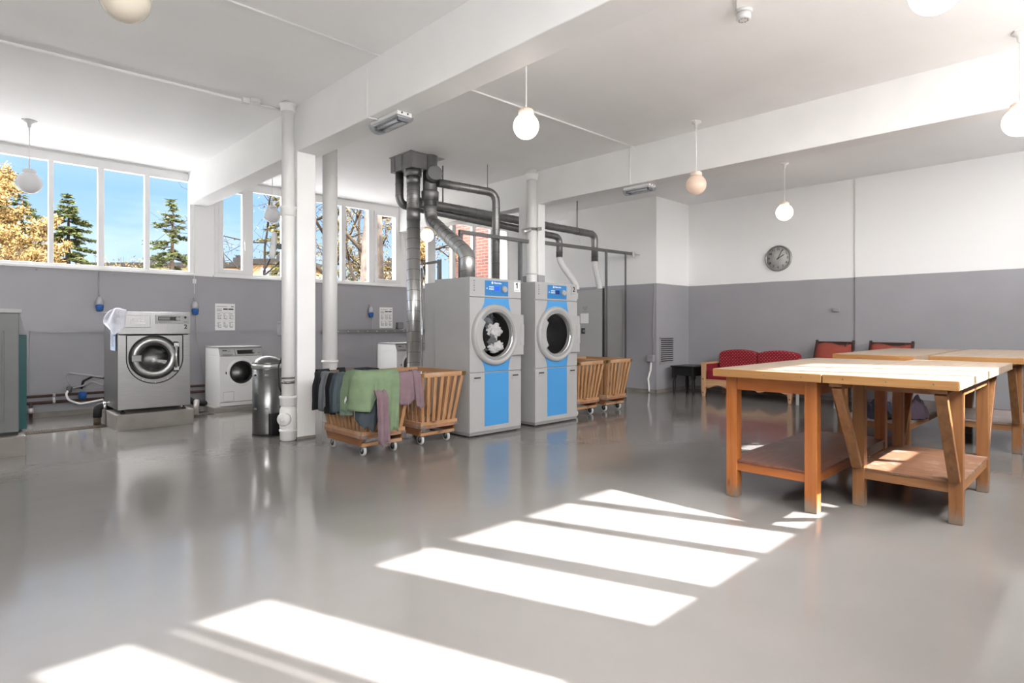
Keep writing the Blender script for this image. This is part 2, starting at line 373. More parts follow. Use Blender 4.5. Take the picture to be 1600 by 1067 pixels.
M['orange_x'] = wood('orange_stained_side', (0.3230, 0.1062, 0.0298), (0.2465, 0.0723, 0.0170), 0, 0.35)
M['orange_leg'] = worn_leg('orange_stained_leg', (0.3995, 0.1360, 0.0323), (0.3060, 0.0892, 0.0170), 0.35)
M['brown_leg'] = worn_leg('brown_pine_leg', (0.2677, 0.1190, 0.0408), (0.1913, 0.0748, 0.0229))
M['brown_y'] = wood('brown_pine_rail', (0.3060, 0.1445, 0.0553), (0.2210, 0.0892, 0.0306), 1)
M['brown_x'] = wood('brown_pine_side', (0.3060, 0.1445, 0.0553), (0.2210, 0.0892, 0.0306), 0)
M['shelf_red'] = wood('red_brown_shelf', (0.1700, 0.0578, 0.0323), (0.1105, 0.0365, 0.0213), 0, 0.35, wear=(0.33, 0.15, 0.09))
M['shelf_worn'] = wood('scuffed_shelf', (0.2295, 0.1148, 0.0638), (0.1615, 0.0723, 0.0382), 1, 0.5, wear=(0.42, 0.36, 0.32))
M['shelf_grey'] = wood('greyed_shelf', (0.3400, 0.2890, 0.2720), (0.2550, 0.2040, 0.1870), 1, 0.4, wear=(0.50, 0.49, 0.50))
M['slat'] = wood('cart_slat_pine', (0.4675, 0.2635, 0.1318), (0.3400, 0.1700, 0.0765), 2, 0.5)
M['cart_x'] = wood('cart_rail_pine', (0.4590, 0.2635, 0.1318), (0.3400, 0.1700, 0.0765), 0, 0.5, wear=(.5, .4, .33))
M['cart_y'] = wood('cart_side_pine', (0.4420, 0.2635, 0.1360), (0.3230, 0.1700, 0.0765), 1, 0.5, wear=(.5, .4, .33))
M['cart_base'] = wood('worn_cart_base', (0.3570, 0.1870, 0.1105), (0.2550, 0.1105, 0.0595), 1, 0.6, wear=(0.46, 0.36, 0.32))
M['cart_dark'] = wood('brown_cart_dolly', (0.2805, 0.1190, 0.0425), (0.1870, 0.0723, 0.0255), 1, 0.5)
M['brick'] = brick_mat()
M['green_knit'] = knit('sage_green_knit', (0.175, 0.245, 0.145))
M['pale_green'] = knit('pale_green_knit', (0.18, 0.25, 0.19))
M['mauve'] = knit('mauve_knit', (0.215, 0.145, 0.165))
M['black_cloth'] = knit('black_cotton', (0.008, 0.008, 0.010), scale=200)
M['navy_cloth'] = knit('navy_cotton', (0.018, 0.02, 0.035), scale=200)
M['grey_cloth'] = knit('grey_cotton', (0.13, 0.14, 0.15), scale=200, bump=.2)
M['slate_cloth'] = knit('slate_cotton', (0.055, 0.070, 0.085), scale=200)
M['taupe_cloth'] = knit('taupe_cotton', (0.13, 0.10, 0.09), scale=200)
M['white_cloth'] = knit('white_cotton', (0.62, 0.62, 0.62), scale=160, bump=.15)
M['lav_cloth'] = knit('white_towelling', (0.72, 0.72, 0.80), scale=90)
M['plum_cloth'] = knit('dark_plum_cotton', (0.035, 0.022, 0.035), scale=60)

# ------------------------------------------------------------------ mesh helpers
def box(bm, x0, x1, y0, y1, z0, z1):
    vs = [bm.verts.new(p) for p in ((x0, y0, z0), (x1, y0, z0), (x1, y1, z0), (x0, y1, z0), (x0, y0, z1), (x1, y0, z1), (x1, y1, z1), (x0, y1, z1))]
    for f in ((0, 3, 2, 1), (4, 5, 6, 7), (0, 1, 5, 4), (1, 2, 6, 5), (2, 3, 7, 6), (3, 0, 4, 7)):
        bm.faces.new([vs[i] for i in f])
    return vs

def bar(bm, p0, p1, w, t, up=(0, 0, 1)):
    """rectangular bar p0->p1, w across (side), t along up"""
    p0, p1 = V(p0), V(p1); d = (p1 - p0).normalized(); u = V(up)
    s = d.cross(u).normalized(); u = s.cross(d).normalized()
    vs = []
    for p in (p0, p1):
        for a, b in ((-1, -1), (1, -1), (1, 1), (-1, 1)):
            vs.append(bm.verts.new(p + s * (a * w / 2) + u * (b * t / 2)))
    for f in ((0, 1, 2, 3), (7, 6, 5, 4), (0, 4, 5, 1), (1, 5, 6, 2), (2, 6, 7, 3), (3, 7, 4, 0)):
        bm.faces.new([vs[i] for i in f])

def frame_of(d):
    d = d.normalized()
    a = V((0, 0, 1)) if abs(d.z) < 0.9 else V((1, 0, 0))
    s = d.cross(a).normalized(); return s, d.cross(s).normalized()

def tube(bm, pts, r, seg=12, caps=True, radii=None):
    pts = [V(p) for p in pts]; n = len(pts); rings = []
    d0 = (pts[1] - pts[0]).normalized(); s, u = frame_of(d0)
    for i, p in enumerate(pts):
        if i == 0: d = pts[1] - pts[0]
        elif i == n - 1: d = pts[-1] - pts[-2]
        else: d = (pts[i + 1] - p).normalized() + (p - pts[i - 1]).normalized()
        d.normalize()
        s = (s - d * s.dot(d)); s.normalize(); u = d.cross(s)
        rr = radii[i] if radii else r
        rings.append([bm.verts.new(p + (s * math.cos(a) + u * math.sin(a)) * rr) for a in [2 * PI * k / seg for k in range(seg)]])
    for a, b in zip(rings, rings[1:]):
        for k in range(seg):
            bm.faces.new((a[k], a[(k + 1) % seg], b[(k + 1) % seg], b[k])).smooth = True
    if caps:
        bm.faces.new(rings[0][::-1]); bm.faces.new(rings[-1])
    return rings

def fillet(pts, r, n=7):
    pts = [V(p) for p in pts]; out = [pts[0]]
    for a, p, b in zip(pts, pts[1:], pts[2:]):
        d1 = (a - p).normalized(); d2 = (b - p).normalized()
        ang = d1.angle(d2); t = min(r / math.tan(ang / 2), (a - p).length * .48, (b - p).length * .48)
        q0, q1 = p + d1 * t, p + d2 * t
        for k in range(n + 1):
            w = k / n
            out.append(q0 * (1 - w) ** 2 + p * 2 * w * (1 - w) + q1 * w ** 2)
    out.append(pts[-1]); return out

def lathe(bm, prof, c=(0, 0, 0), axis=(0, 0, 1), seg=24, caps=True):
    """prof: list of (radius, height) along axis from c"""
    c = V(c); ax = V(axis).normalized(); s, u = frame_of(ax); rings = []
    for r, h in prof:
        r = max(r, 1e-4)
        rings.append([bm.verts.new(c + ax * h + (s * math.cos(a) + u * math.sin(a)) * r) for a in [2 * PI * k / seg for k in range(seg)]])
    for a, b in zip(rings, rings[1:]):
        for k in range(seg):
            bm.faces.new((a[k], a[(k + 1) % seg], b[(k + 1) % seg], b[k])).smooth = True
    if caps:
        bm.faces.new(rings[0][::-1]); bm.faces.new(rings[-1])

def ringsolid(bm, c, axis, r0, r1, d, seg=40):
    """flat ring (washer shape) from c along axis by d"""
    lathe(bm, [(r0, 0), (r1, 0), (r1, d), (r0, d), (r0, 0)], c, axis, seg, caps=False)

def prism(bm, poly, vec):
    """extrude polygon (list of 3D points) by vec"""
    vec = V(vec); a = [bm.verts.new(V(p)) for p in poly]; b = [bm.verts.new(V(p) + vec) for p in poly]; n = len(poly)
    bm.faces.new(a[::-1]); bm.faces.new(b)
    for i in range(n): bm.faces.new((a[i], a[(i + 1) % n], b[(i + 1) % n], b[i]))

def holed_panel(bm, x0, x1, z0, z1, cx, cz, r, y0, y1, seg=48):
    """vertical slab between y0 and y1 with a round hole"""
    def edgept(a):
        dx, dz = math.cos(a), math.sin(a); k = 1e9
        if dx > 1e-9: k = min(k, (x1 - cx) / dx)
        if dx < -1e-9: k = min(k, (x0 - cx) / dx)
        if dz > 1e-9: k = min(k, (z1 - cz) / dz)
        if dz < -1e-9: k = min(k, (z0 - cz) / dz)
        return cx + dx * k, cz + dz * k
    angs = [2 * PI * k / seg for k in range(seg)] + [math.atan2(z - cz, x - cx) % (2 * PI) for x in (x0, x1) for z in (z0, z1)]
    angs = sorted(set(round(a, 6) for a in angs)); n = len(angs)
    R = {}
    for y in (y0, y1):
        R[y] = ([bm.verts.new((cx + r * math.cos(a), y, cz + r * math.sin(a))) for a in angs], [bm.verts.new((edgept(a)[0], y, edgept(a)[1])) for a in angs])
    for k in range(n):
        j = (k + 1) % n
        for y in (y0, y1):
            i_, o_ = R[y]; f = (i_[k], o_[k], o_[j], i_[j]); bm.faces.new(f if y == y1 else f[::-1])
        bm.faces.new((R[y0][0][k], R[y0][0][j], R[y1][0][j], R[y1][0][k]))
        bm.faces.new((R[y0][1][k], R[y1][1][k], R[y1][1][j], R[y0][1][j]))

def worldloc(o):
    p = V((0, 0, 0))
    while o: p += o.location; o = o.parent
    return p

def obj(name, bm, m, parent=None, origin=None, bevel=0.0, smooth=False, solid=0.0, sub=0, m2=None):
    """link a bmesh written in world coordinates as ONE mesh object"""
    org = worldloc(parent) if parent else V(origin or (0, 0, 0))
    bmesh.ops.recalc_face_normals(bm, faces=bm.faces[:])
    bmesh.ops.translate(bm, vec=-org, verts=bm.verts[:])
    me = bpy.data.meshes.new(name); bm.to_mesh(me); bm.free()
    me.materials.append(M[m] if isinstance(m, str) else m)
    if m2: me.materials.append(M[m2])
    o = bpy.data.objects.new(name, me); COL.objects.link(o)
    if parent: o.parent = parent
    else: o.location = org
    if smooth:
        for p in me.polygons: p.use_smooth = True
    if solid:
        md = o.modifiers.new('solid', 'SOLIDIFY'); md.thickness = solid; md.offset = 0
    if sub:
        md = o.modifiers.new('sub', 'SUBSURF'); md.levels = sub; md.render_levels = sub
    if bevel:
        md = o.modifiers.new('bevel', 'BEVEL'); md.width = bevel; md.segments = 2; md.limit_method = 'ANGLE'; md.angle_limit = math.radians(50)
    return o

def B(): return bmesh.new()
def boxo(name, m, parent, *d, bevel=0.0, origin=None):
    bm = B(); box(bm, *d); return obj(name, bm, m, parent, origin, bevel)
def tubeo(name, m, parent, pts, r, seg=10, origin=None):
    bm = B(); tube(bm, pts, r, seg); return obj(name, bm, m, parent, origin)
def latheo(name, m, parent, prof, c, axis=(0, 0, 1), seg=24, origin=None):
    bm = B(); lathe(bm, prof, c, axis, seg); return obj(name, bm, m, parent, origin)

def tag(o, label, cat, group=None, kind=None):
    o['label'] = label; o['category'] = cat
    if group: o['group'] = group
    if kind: o['kind'] = kind
    return o
def thing(name, label, cat, loc=(0, 0, 0), group=None):
    o = bpy.data.objects.new(name, None); COL.objects.link(o); o.location = loc; o.empty_display_size = 0.1
    return tag(o, label, cat, group)
def struct(o): o['kind'] = 'structure'; return o

def dup(root, loc, label=None, rotz=None):
    r = root.copy(); COL.objects.link(r); r.location = loc
    if label: r['label'] = label
    if rotz is not None: r.rotation_euler = (0, 0, rotz)
    for ch in list(root.children):
        c = ch.copy(); COL.objects.link(c); c.parent = r
        for g in list(ch.children):
            d = g.copy(); COL.objects.link(d); d.parent = c
    return r

def writing(name, body, size, at, face, m, parent=None, align='CENTER', depth=0.0012, bold=0.0, origin=None, sx=1.0):
    """raised lettering; face '-y' or '-x' or '-z' says which way it looks; at = baseline middle"""
    c = bpy.data.curves.new(name, 'FONT'); c.body = body; c.size = size; c.align_x = align; c.align_y = 'CENTER'; c.extrude = depth; c.offset = bold
    t = bpy.data.objects.new(name, c); COL.objects.link(t)
    me = bpy.data.meshes.new_from_object(t.evaluated_get(bpy.context.evaluated_depsgraph_get()))
    bpy.data.objects.remove(t); bpy.data.curves.remove(c)
    X, Y = {'-y': (V((1, 0, 0)), V((0, 0, 1))), '-x': (V((0, -1, 0)), V((0, 0, 1)))}[face]
    Z = X.cross(Y); org = worldloc(parent) if parent else V(origin or (0, 0, 0))
    for v in me.vertices:
        p = v.co.copy(); v.co = V(at) + X * p.x * sx + Y * p.y + Z * p.z - org
    me.materials.clear(); me.materials.append(M[m])
    o = bpy.data.objects.new(name, me); COL.objects.link(o)
    if parent: o.parent = parent
    else: o.location = org
    return o
# ------------------------------------------------------------------ room shell
CEIL = 3.55
XN, XR, YB, YW = -4.6, 10.45, -0.72, 9.9     # near wall, right wall, back wall (sun side), window wall
bm = B(); box(bm, XN - .3, 11, YB - .3, YW + .3, -0.15, 0.0); struct(obj('floor', bm, 'floor'))
HX0, HX1, HY0, HY1 = 4.55, 5.12, 6.58, 7.12   # duct hole through the ceiling slab
bm = B()
for d in ((XN - .3, HX0, YB - .3, YW + .3), (HX1, 11, YB - .3, YW + .3), (HX0, HX1, YB - .3, HY0), (HX0, HX1, HY1, YW + .3)):
    box(bm, d[0], d[1], d[2], d[3], CEIL, CEIL + .3)
struct(obj('ceiling', bm, 'ceil'))
bm = B(); box(bm, HX0 - .05, HX1 + .05, HY0 - .05, HY1 + .05, CEIL + .3, CEIL + .5)
struct(obj('ceiling_shaft', bm, 'dark'))
for x0, x1 in ((-1.03, -0.75), (2.75, 3.02), (6.53, 6.80)):
    bm = B(); box(bm, x0, x1, -.44, YW, 3.06, CEIL + .01); struct(obj('beam', bm, 'white', bevel=.008))
bm = B(); box(bm, 2.745, 2.95, 6.08, 6.44, 0, 3.07); struct(obj('column', bm, 'white', bevel=.006))
bm = B(); box(bm, 6.53, 6.68, 6.12, 6.54, 0, 3.07)
struct(obj('column', bm, 'wall', bevel=.006))

# window wall (left in the view)
SILL = 1.98
bm = B()
box(bm, XN - .3, 9.9, YW, YW + .3, -.1, SILL)
for x0, x1 in ((XN - .3, -4.5), (-1.03, -0.72), (2.833, 3.127), (6.58, 6.87), (9.55, 10.0)):
    box(bm, x0, x1, YW, YW + .3, SILL, CEIL)
struct(obj('wall_left', bm, 'wall'))
# right hand walls
bm = B(); box(bm, XR, XR + .3, YB - .3, 5.8, -.1, CEIL); struct(obj('wall_right', bm, 'wall'))
bm = B(); box(bm, XR - .022, XR + .01, YB, 2.9, 0, CEIL); struct(obj('trim_1', bm, 'wall'))
bm = B(); box(bm, 9.3, XR + .3, 5.8, 6.1, -.1, CEIL); box(bm, 9.3, 9.6, 6.1, 7.7, -.1, CEIL); box(bm, 9.3, 9.9, 7.7, 7.9, -.1, CEIL)
struct(obj('wall_alcove', bm, 'wall'))
bm = B(); box(bm, 9.9, 10.2, 7.7, YW + .3, -.1, CEIL); struct(obj('wall_recess', bm, 'wall'))
bm = B(); box(bm, XN - .3, XN, YB - .3, YW + .3, -.1, CEIL); struct(obj('wall_near', bm, 'wall'))
# wall behind the camera, with the sunny windows
GB = -0.77                                       # glass line
bars = [(-3.35, -3.2), (-1.25, -0.75), (-.30, -.22), (.36, .44), (.98, 1.06), (1.40, 1.48), (1.773, 1.905), (1.925, 1.993), (2.296, 2.82), (3.175, 3.325), (3.81, 3.905), (4.326, 4.44), (4.88, 4.97),
        (5.42, 5.50), (5.93, 6.86), (7.30, 7.38), (7.82, 7.90), (8.34, 8.42), (8.88, 8.96), (9.25, 9.4)]
bm = B()
for d in ((XN - .3, 11, -.1, 1.90), (XN - .3, 11, 3.47, CEIL), (XN - .3, -3.3, 1.90, 3.47), (9.3, 11, 1.90, 3.47)): box(bm, d[0], d[1], YB - .12, YB, d[2], d[3])
struct(obj('wall_back', bm, 'wall'))
bm = B()
for x0, x1 in bars: box(bm, x0, x1, GB - .015, GB + .015, 2.008, 3.405)
box(bm, 2.82, 3.175, GB - .015, GB + .015, 3.315, 3.405); box(bm, -3.35, 9.4, GB - .02, GB + .02, 1.89, 2.008); box(bm, -3.35, 9.4, GB - .02, GB + .02, 3.405, 3.48)
wn_ = struct(obj('window_4', bm, 'frame_white'))
for (a0, a1), (b0, b1) in zip(bars, bars[1:]):
    if b0 > a1: struct(boxo('glass_pane', 'pane', wn_, a1, b0, GB - .003, GB + .003, 2.01, 3.41))

# added unseen canopy outside, blocks the sun over the windows at the far end
bm = B(); box(bm, 7.42, 12.0, -2.6, YB - .12, 3.52, 3.66)
for x in (7.6, 11.8): box(bm, x - .06, x + .06, -2.5, -2.38, -.2, 3.52)
struct(obj('canopy', bm, 'white'))

# baseboards: floor paint turned up the wall
def skirt(name, *d):
    bm = B(); box(bm, *d); struct(obj(name, bm, 'plinth'))
skirt('baseboard_left', XN, 9.9, YW - .012, YW + .01, 0, .07)
skirt('baseboard_right', XR - .03, XR + .01, YB, 5.8, 0, .07)
skirt('baseboard_alcove', 9.288, XR, 5.788, 5.81, 0, .06)
skirt('baseboard_recess', 9.288, 9.31, 5.79, 7.8, 0, .06)
skirt('baseboard_column', 2.74, 2.956, 6.072, 6.45, 0, .025)

# windows in the left wall: frame bars, opening sashes, panes
def window(name, x0, x1, mull, sashes=()):
    bm = B(); y0, y1 = YW - .012, YW + .07
    edges = [(x0, x0 + .06)] + mull + [(x1 - .06, x1)]
    for a, b in edges: box(bm, a, b, y0, y1, 2.045, 3.405)
    box(bm, x0, x1, y0, y1, SILL + .028, 2.045); box(bm, x0, x1, y0, y1, 3.405, 3.525)
    box(bm, x0 - .02, x1 + .02, YW - .035, YW + .05, SILL - .005, SILL + .028)      # sill ledge
    fr = struct(obj(name, bm, 'frame_white', bevel=.004))
    bm = B(); box(bm, x0, x1, YW - .004, YW + .06, 3.53, CEIL)
    struct(obj('head_strip', bm, 'frame_white', fr))
    for i, ((a0, a1), (b0, b1)) in enumerate(zip(edges, edges[1:])):
        if i in sashes:
            bm = B(); w = .068
            for d in ((a1, a1 + w, 2.045, 3.405), (b0 - w, b0, 2.045, 3.405), (a1 + w, b0 - w, 2.045, 2.045 + w), (a1 + w, b0 - w, 3.405 - w, 3.405)):
                box(bm, d[0], d[1], y0 - .012, y1 - .015, d[2], d[3])
            s = struct(obj('sash', bm, 'frame_white', fr, bevel=.004))
            hx = b0 - w / 2 if i == 0 else a1 + w / 2
            bm = B(); box(bm, hx - .012, hx + .012, y0 - .03, y0 - .01, 2.52, 2.58); box(bm, hx - .009, hx + .009, y0 - .052, y0 - .03, 2.43, 2.56)
            struct(obj('handle', bm, 'frame_white', s, bevel=.003))
            struct(boxo('glass_pane', 'pane', fr, a1 + w, b0 - w, YW + .028, YW + .034, 2.045 + w, 3.405 - w))
        else:
            struct(boxo('glass_pane', 'pane', fr, a1, b0, YW + .028, YW + .034, 2.045, 3.405))
window('window_0', -4.5, -1.03, [(-3.95, -3.88), (-3.3, -3.24), (-2.7, -2.64), (-2.1, -2.04), (-1.6, -1.54)])
window('window_1', -0.72, 2.833, [(-.62, -.56), (-.06, 0), (.50, .56), (1.067, 1.121), (1.61, 1.684), (2.175, 2.24)])
window('window_2', 3.127, 6.58, [(3.615, 3.717), (4.195, 4.27), (4.74, 4.81), (5.30, 5.386), (5.864, 5.975)], (0, 5))
window('window_3', 6.87, 9.55, [(7.232, 7.427), (7.867, 7.972), (8.44, 8.532), (8.98, 9.06)])

# ------------------------------------------------------------------ pipes, ducts, rails on the structure
def wpipe(label, x, y, r, sockets, z0=0, z1=CEIL, base=False):
    t = thing('drain_pipe' if base else 'downpipe', label, 'pipe', (x, y, 0))
    bm = B(); lathe(bm, [(r, z0), (r, z1)], (x, y, 0), seg=20); obj('pipe', bm, 'pipe_white', t)
    for z, h, rr in sockets:
        latheo('socket_collar', 'pipe_white', t, [(r, z), (rr, z + .012), (rr, z + h - .03), (rr + .008, z + h - .02), (rr + .008, z + h), (r, z + h)], (x, y, 0), seg=20)
    return t
t = wpipe('white cast iron drain pipe in front of the left column, with inspection plug at floor', 2.655, 6.10, .066, [(0, .12, .082), (.36, .11, .082), (2.36, .10, .08), (3.46, .08, .078)], base=True)
bm = B(); lathe(bm, [(.066, .1), (.086, .14), (.088, .25), (.084, .33), (.066, .37)], (2.655, 6.10, 0), seg=20); obj('inspection_branch', bm, 'pipe_white', t)
latheo('inspection_plug', 'pipe_white', t, [(.07, 0), (.07, .03), (.05, .045), (.012, .05), (.012, .06)], (2.60, 6.055, .235), (-.75, -.66, 0))
bm = B(); bar(bm, (2.588, 6.07, .62), (2.70, 6.04, .62), .01, .02); lathe(bm, [(.07, 0), (.07, .025)], (2.655, 6.10, .60), seg=20); lathe(bm, [(.07, 0), (.07, .02)], (2.655, 6.10, .65), seg=20)
obj('pipe_clamp', bm, 'galv_rail', t)
wpipe('thick plain white pipe rising just right of the left column', 3.58, 6.98, .092, [(.75, .02, .096)])
wpipe('white pipe with collar at the ceiling, in front of the right column', 6.435, 6.165, .082, [(3.40, .10, .094), (2.0, .012, .086)])

def spiral(bm, pts, r, seg=18, step=.135):
    """spiral-seam duct: tube with raised seam rings"""
    tube(bm, pts, r, seg)
    pts = [V(p) for p in pts]; acc = 0
    for a, b in zip(pts, pts[1:]):
        L = (b - a).length; d = (b - a).normalized(); s = step - acc
        while s < L:
            c = a + d * s; u, w = frame_of(d); tilt = (d + u * .16 + w * .10).normalized()
            nf = len(bm.faces); lathe(bm, [(r - .002, -.005), (r + .0035, 0), (r - .002, .005)], c, tilt, seg, caps=False); bm.faces.ensure_lookup_table()
            for f_ in bm.faces[nf:]: f_.material_index = 1
            s += step
        acc = (L - (s - step)) if L > 0 else acc
        acc = max(0, min(acc, step * .99))

# ceiling box with the ducts that hang from it: one connected installation, each run its own part
dk = thing('exhaust_duct_system', 'dark galvanised exhaust duct system hanging from a ceiling box above the dryers', 'duct', (4.7, 6.7, 3.33))
bm = B(); box(bm, 4.535, 4.825, 6.573, 7.07, 3.335, CEIL); box(bm, 4.52, 4.84, 6.56, 7.085, CEIL - .012, CEIL + .004)
for x in (4.535, 4.815): box(bm, x - .004, x + .014, 6.565, 6.575, 3.33, CEIL)
for y in (6.8, 6.98): box(bm, 4.529, 4.536, y - .012, y + .012, 3.33, CEIL)
obj('plenum_box', bm, 'galv_dark', dk, bevel=.003)
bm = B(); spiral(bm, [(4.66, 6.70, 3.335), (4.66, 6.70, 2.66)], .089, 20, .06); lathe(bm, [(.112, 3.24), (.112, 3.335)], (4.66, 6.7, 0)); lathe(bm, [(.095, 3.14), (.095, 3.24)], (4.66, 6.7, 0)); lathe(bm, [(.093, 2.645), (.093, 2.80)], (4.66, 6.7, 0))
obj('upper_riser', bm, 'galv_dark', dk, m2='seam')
bm = B(); spiral(bm, [(4.66, 6.70, 2.66), (4.66, 6.70, 0.02)], .091, 20, .14); ds = obj('lower_riser', bm, 'galv', dk, m2='seam'); ds['label'] = 'bright galvanised lower riser'
p = fillet([(4.62, 6.98, 3.335), (4.62, 6.98, 2.90), (8.0, 6.98, 2.80), (8.0, 6.98, 2.44)], .13)
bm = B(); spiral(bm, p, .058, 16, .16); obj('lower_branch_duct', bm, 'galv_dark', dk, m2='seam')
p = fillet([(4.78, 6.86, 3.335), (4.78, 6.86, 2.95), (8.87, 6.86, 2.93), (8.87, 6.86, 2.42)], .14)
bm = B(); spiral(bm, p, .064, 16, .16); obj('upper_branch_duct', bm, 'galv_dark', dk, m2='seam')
# T piece with round end cap, sloping duct to the first dryer, level duct to the second
bm = B(); tube(bm, [(4.88, 6.62, CEIL + .2), (4.88, 6.62, 2.86)], .10, 20); lathe(bm, [(.118, 2.93), (.122, 3.05), (.118, 3.06)], (4.88, 6.62, 0)); tube(bm, [(4.88, 6.62, 3.24), (4.80, 6.40, 3.265)], .096, 20)
obj('tee_piece', bm, 'galv_dark', dk)
latheo('end_cap', 'galv_dark', dk, [(.104, 0), (.104, .03), (.096, .036)], (4.806, 6.42, 3.263), (-.34, -.94, .1), 28)
bm = B(); spiral(bm, fillet([(4.88, 6.62, 2.90), (4.88, 6.60, 2.66), (4.53, 5.40, 2.06), (4.53, 5.40, 1.735)], .16, 8), .088, 20, .15)
obj('sloping_duct', bm, 'galv', dk, m2='seam')
bm = B(); spiral(bm, fillet([(4.94, 6.52, 3.175), (5.86, 6.34, 3.15), (5.86, 6.34, 1.2)], .15), .058, 16, .16)
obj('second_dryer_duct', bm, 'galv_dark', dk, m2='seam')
def hose(x, y, z, dx, dy, z1):
    bm = B(); pts = []; rad = []
    for k in range(49):
        w = k / 48; a = w * w * (3 - 2 * w)
        pts.append((x + dx * a, y + dy * a, z + (z1 - z) * w)); rad.append(.052 + (.006 if k % 2 else -.004))
    tube(bm, pts, .05, 14, radii=rad); h = obj('flexible_hose', bm, 'white_plastic', dk); h['label'] = 'white corrugated flexible hose'
hose(8.0, 6.98, 2.45, .36, -.10, 1.87)
hose(8.87, 6.86, 2.43, -.18, -.25, 1.87)
for x, y, zb in ((5.30, 6.88, 3.0), (8.35, 6.86, 2.98)):
    bm = B(); tube(bm, [(x, y, CEIL), (x, y, zb)], .010, 6); lathe(bm, [(.069, -.012), (.069, .012)], (x, y, 2.945 if x < 6 else 2.932), (1, 0, 0)); obj('hanger_rod', bm, 'galv_rail', dk)
bm = B(); tube(bm, [(5.72, 6.37, CEIL), (5.72, 6.37, 3.2)], .005, 6); obj('hanger_rod', bm, 'galv_rail', dk)

# strut rails carrying cables
def strut(label, parts):
    t = thing('strut_rail', label, 'rail', parts[0][1])
    for n, a, b, w, h in parts:
        bm = B(); bar(bm, a, b, w, h, (0, 0, 1) if abs(a[2] - b[2]) < .5 else (0, 1, 0)); obj(n, bm, 'galv_rail', t)
    return t
strut('dark strut rail on posts crossing in front of the brick-view window', [('rail', (5.02, 6.16, 2.472), (6.345, 6.16, 2.472), .04, .05), ('post', (5.06, 6.18, 1.2), (5.06, 6.18, 2.47), .045, .045), ('post', (6.24, 6.22, 1.2), (6.24, 6.22, 2.45), .05, .05)])
t = strut('dark strut rail running from the right column to the alcove wall', [('rail', (6.68, 6.16, 2.49), (9.08, 6.16, 2.52), .04, .05), ('post', (8.23, 6.12, 0), (8.23, 6.12, 2.5), .035, .035), ('post', (8.80, 6.12, 0), (8.80, 6.12, 2.5), .024, .024)])
bm = B(); box(bm, 9.05, 9.11, 6.13, 6.19, 2.47, 2.565); bar(bm, (9.08, 6.16, 2.52), (9.3, 6.16, 2.52), .02, .02); obj('end_clamp', bm, 'galv', t)
strut('short grey strut arm behind the tall bright duct, ending in a post', [('arm', (5.36, 7.5, 2.165), (5.73, 7.5, 2.23), .03, .04), ('post', (5.71, 7.5, 0), (5.71, 7.5, 2.26), .05, .05)])
tag(tubeo('riser_tube', 'chrome', None, [(4.94, 6.9, 0), (4.94, 6.9, 2.03)], .018, 12, origin=(4.94, 6.9, 0)), 'thin chrome tube standing close beside the tall bright duct', 'pipe')

# conduits on ceiling and walls
def conduit(label, pts, r, m='cable_w', name='conduit', cat='conduit'):
    return tag(tubeo(name, m, None, pts, r, 8, origin=pts[0]), label, cat)
c = conduit('white conduit across the left ceiling, ending beside the drain pipe', [(-3, 6.5, CEIL - .018), (2.30, 6.31, CEIL - .018), (2.66, 6.29, CEIL - .018)], .016)
conduit('thin white conduit across the ceiling at top left of the near beam', [(-3, 4.45, CEIL - .01), (2.75, 4.45, CEIL - .01)], .008)
conduit('thin white conduit on the ceiling between the two beams', [(3.02, 4.47, CEIL - .012), (6.53, 4.40, CEIL - .012)], .010)
bm = B(); lathe(bm, [(.05, 0), (.05, .045), (.03, .05)], (2.36, 6.20, CEIL), (0, 0, -1)); box(bm, 2.25, 2.32, 6.24, 6.31, CEIL - .05, CEIL)
tag(obj('junction_box', bm, 'white_plastic', origin=(2.36, 6.2, CEIL)), 'small white round junction box on the ceiling beside the conduit', 'junction box')
c = thing('cable_trunking', 'narrow grey trunking along the window wall at socket height', 'trunking', (.87, 9.88, 1.12))
boxo('rail', 'greypaint', c, .87, 5.0, 9.872, 9.9, 1.115, 1.14)
boxo('drop', 'greypaint', c, .87, .90, 9.874, 9.9, .07, 1.114)
c = thing('cable_tray', 'galvanised cable tray along the window wall right of the pipes', 'cable tray', (5.0, 9.86, 1.1))
bm = B(); box(bm, 4.9, 7.4, 9.83, 9.9, 1.075, 1.083); box(bm, 4.9, 7.4, 9.826, 9.832, 1.075, 1.145)
obj('tray', bm, 'galv_dark', c)
for k in range(12): latheo('bolt', 'galv', c, [(.012, 0), (.012, .004)], (5.0 + k * .2, 9.825, 1.11), (0, -1, 0), 10)
c = thing('supply_pipes', 'pair of dark copper pipes clamped low along the window wall', 'pipe', (.8, 9.85, .2))
tubeo('hot_pipe', 'copper', c, [(.62, 9.85, .285), (5.6, 9.85, .295)], .018)
tubeo('cold_pipe', 'copper', c, [(.62, 9.85, .20), (5.6, 9.85, .20)], .020)
for x in (1.12, 2.6, 3.9):
    bm = B()
    for z in (.287, .20): lathe(bm, [(.027, -.015), (.027, .015)], (x, 9.85, z), (1, 0, 0), 12)
    box(bm, x - .012, x + .012, 9.86, 9.898, .18, .31); obj('clip', bm, 'galv', c)
tubeo('drop_pipe', 'copper', c, [(.88, 9.85, .2), (.88, 9.85, 0)], .02)
latheo('valve', 'galv', c, [(.02, 0), (.032, .01), (.032, .06), (.02, .07)], (.88, 9.85, .07))
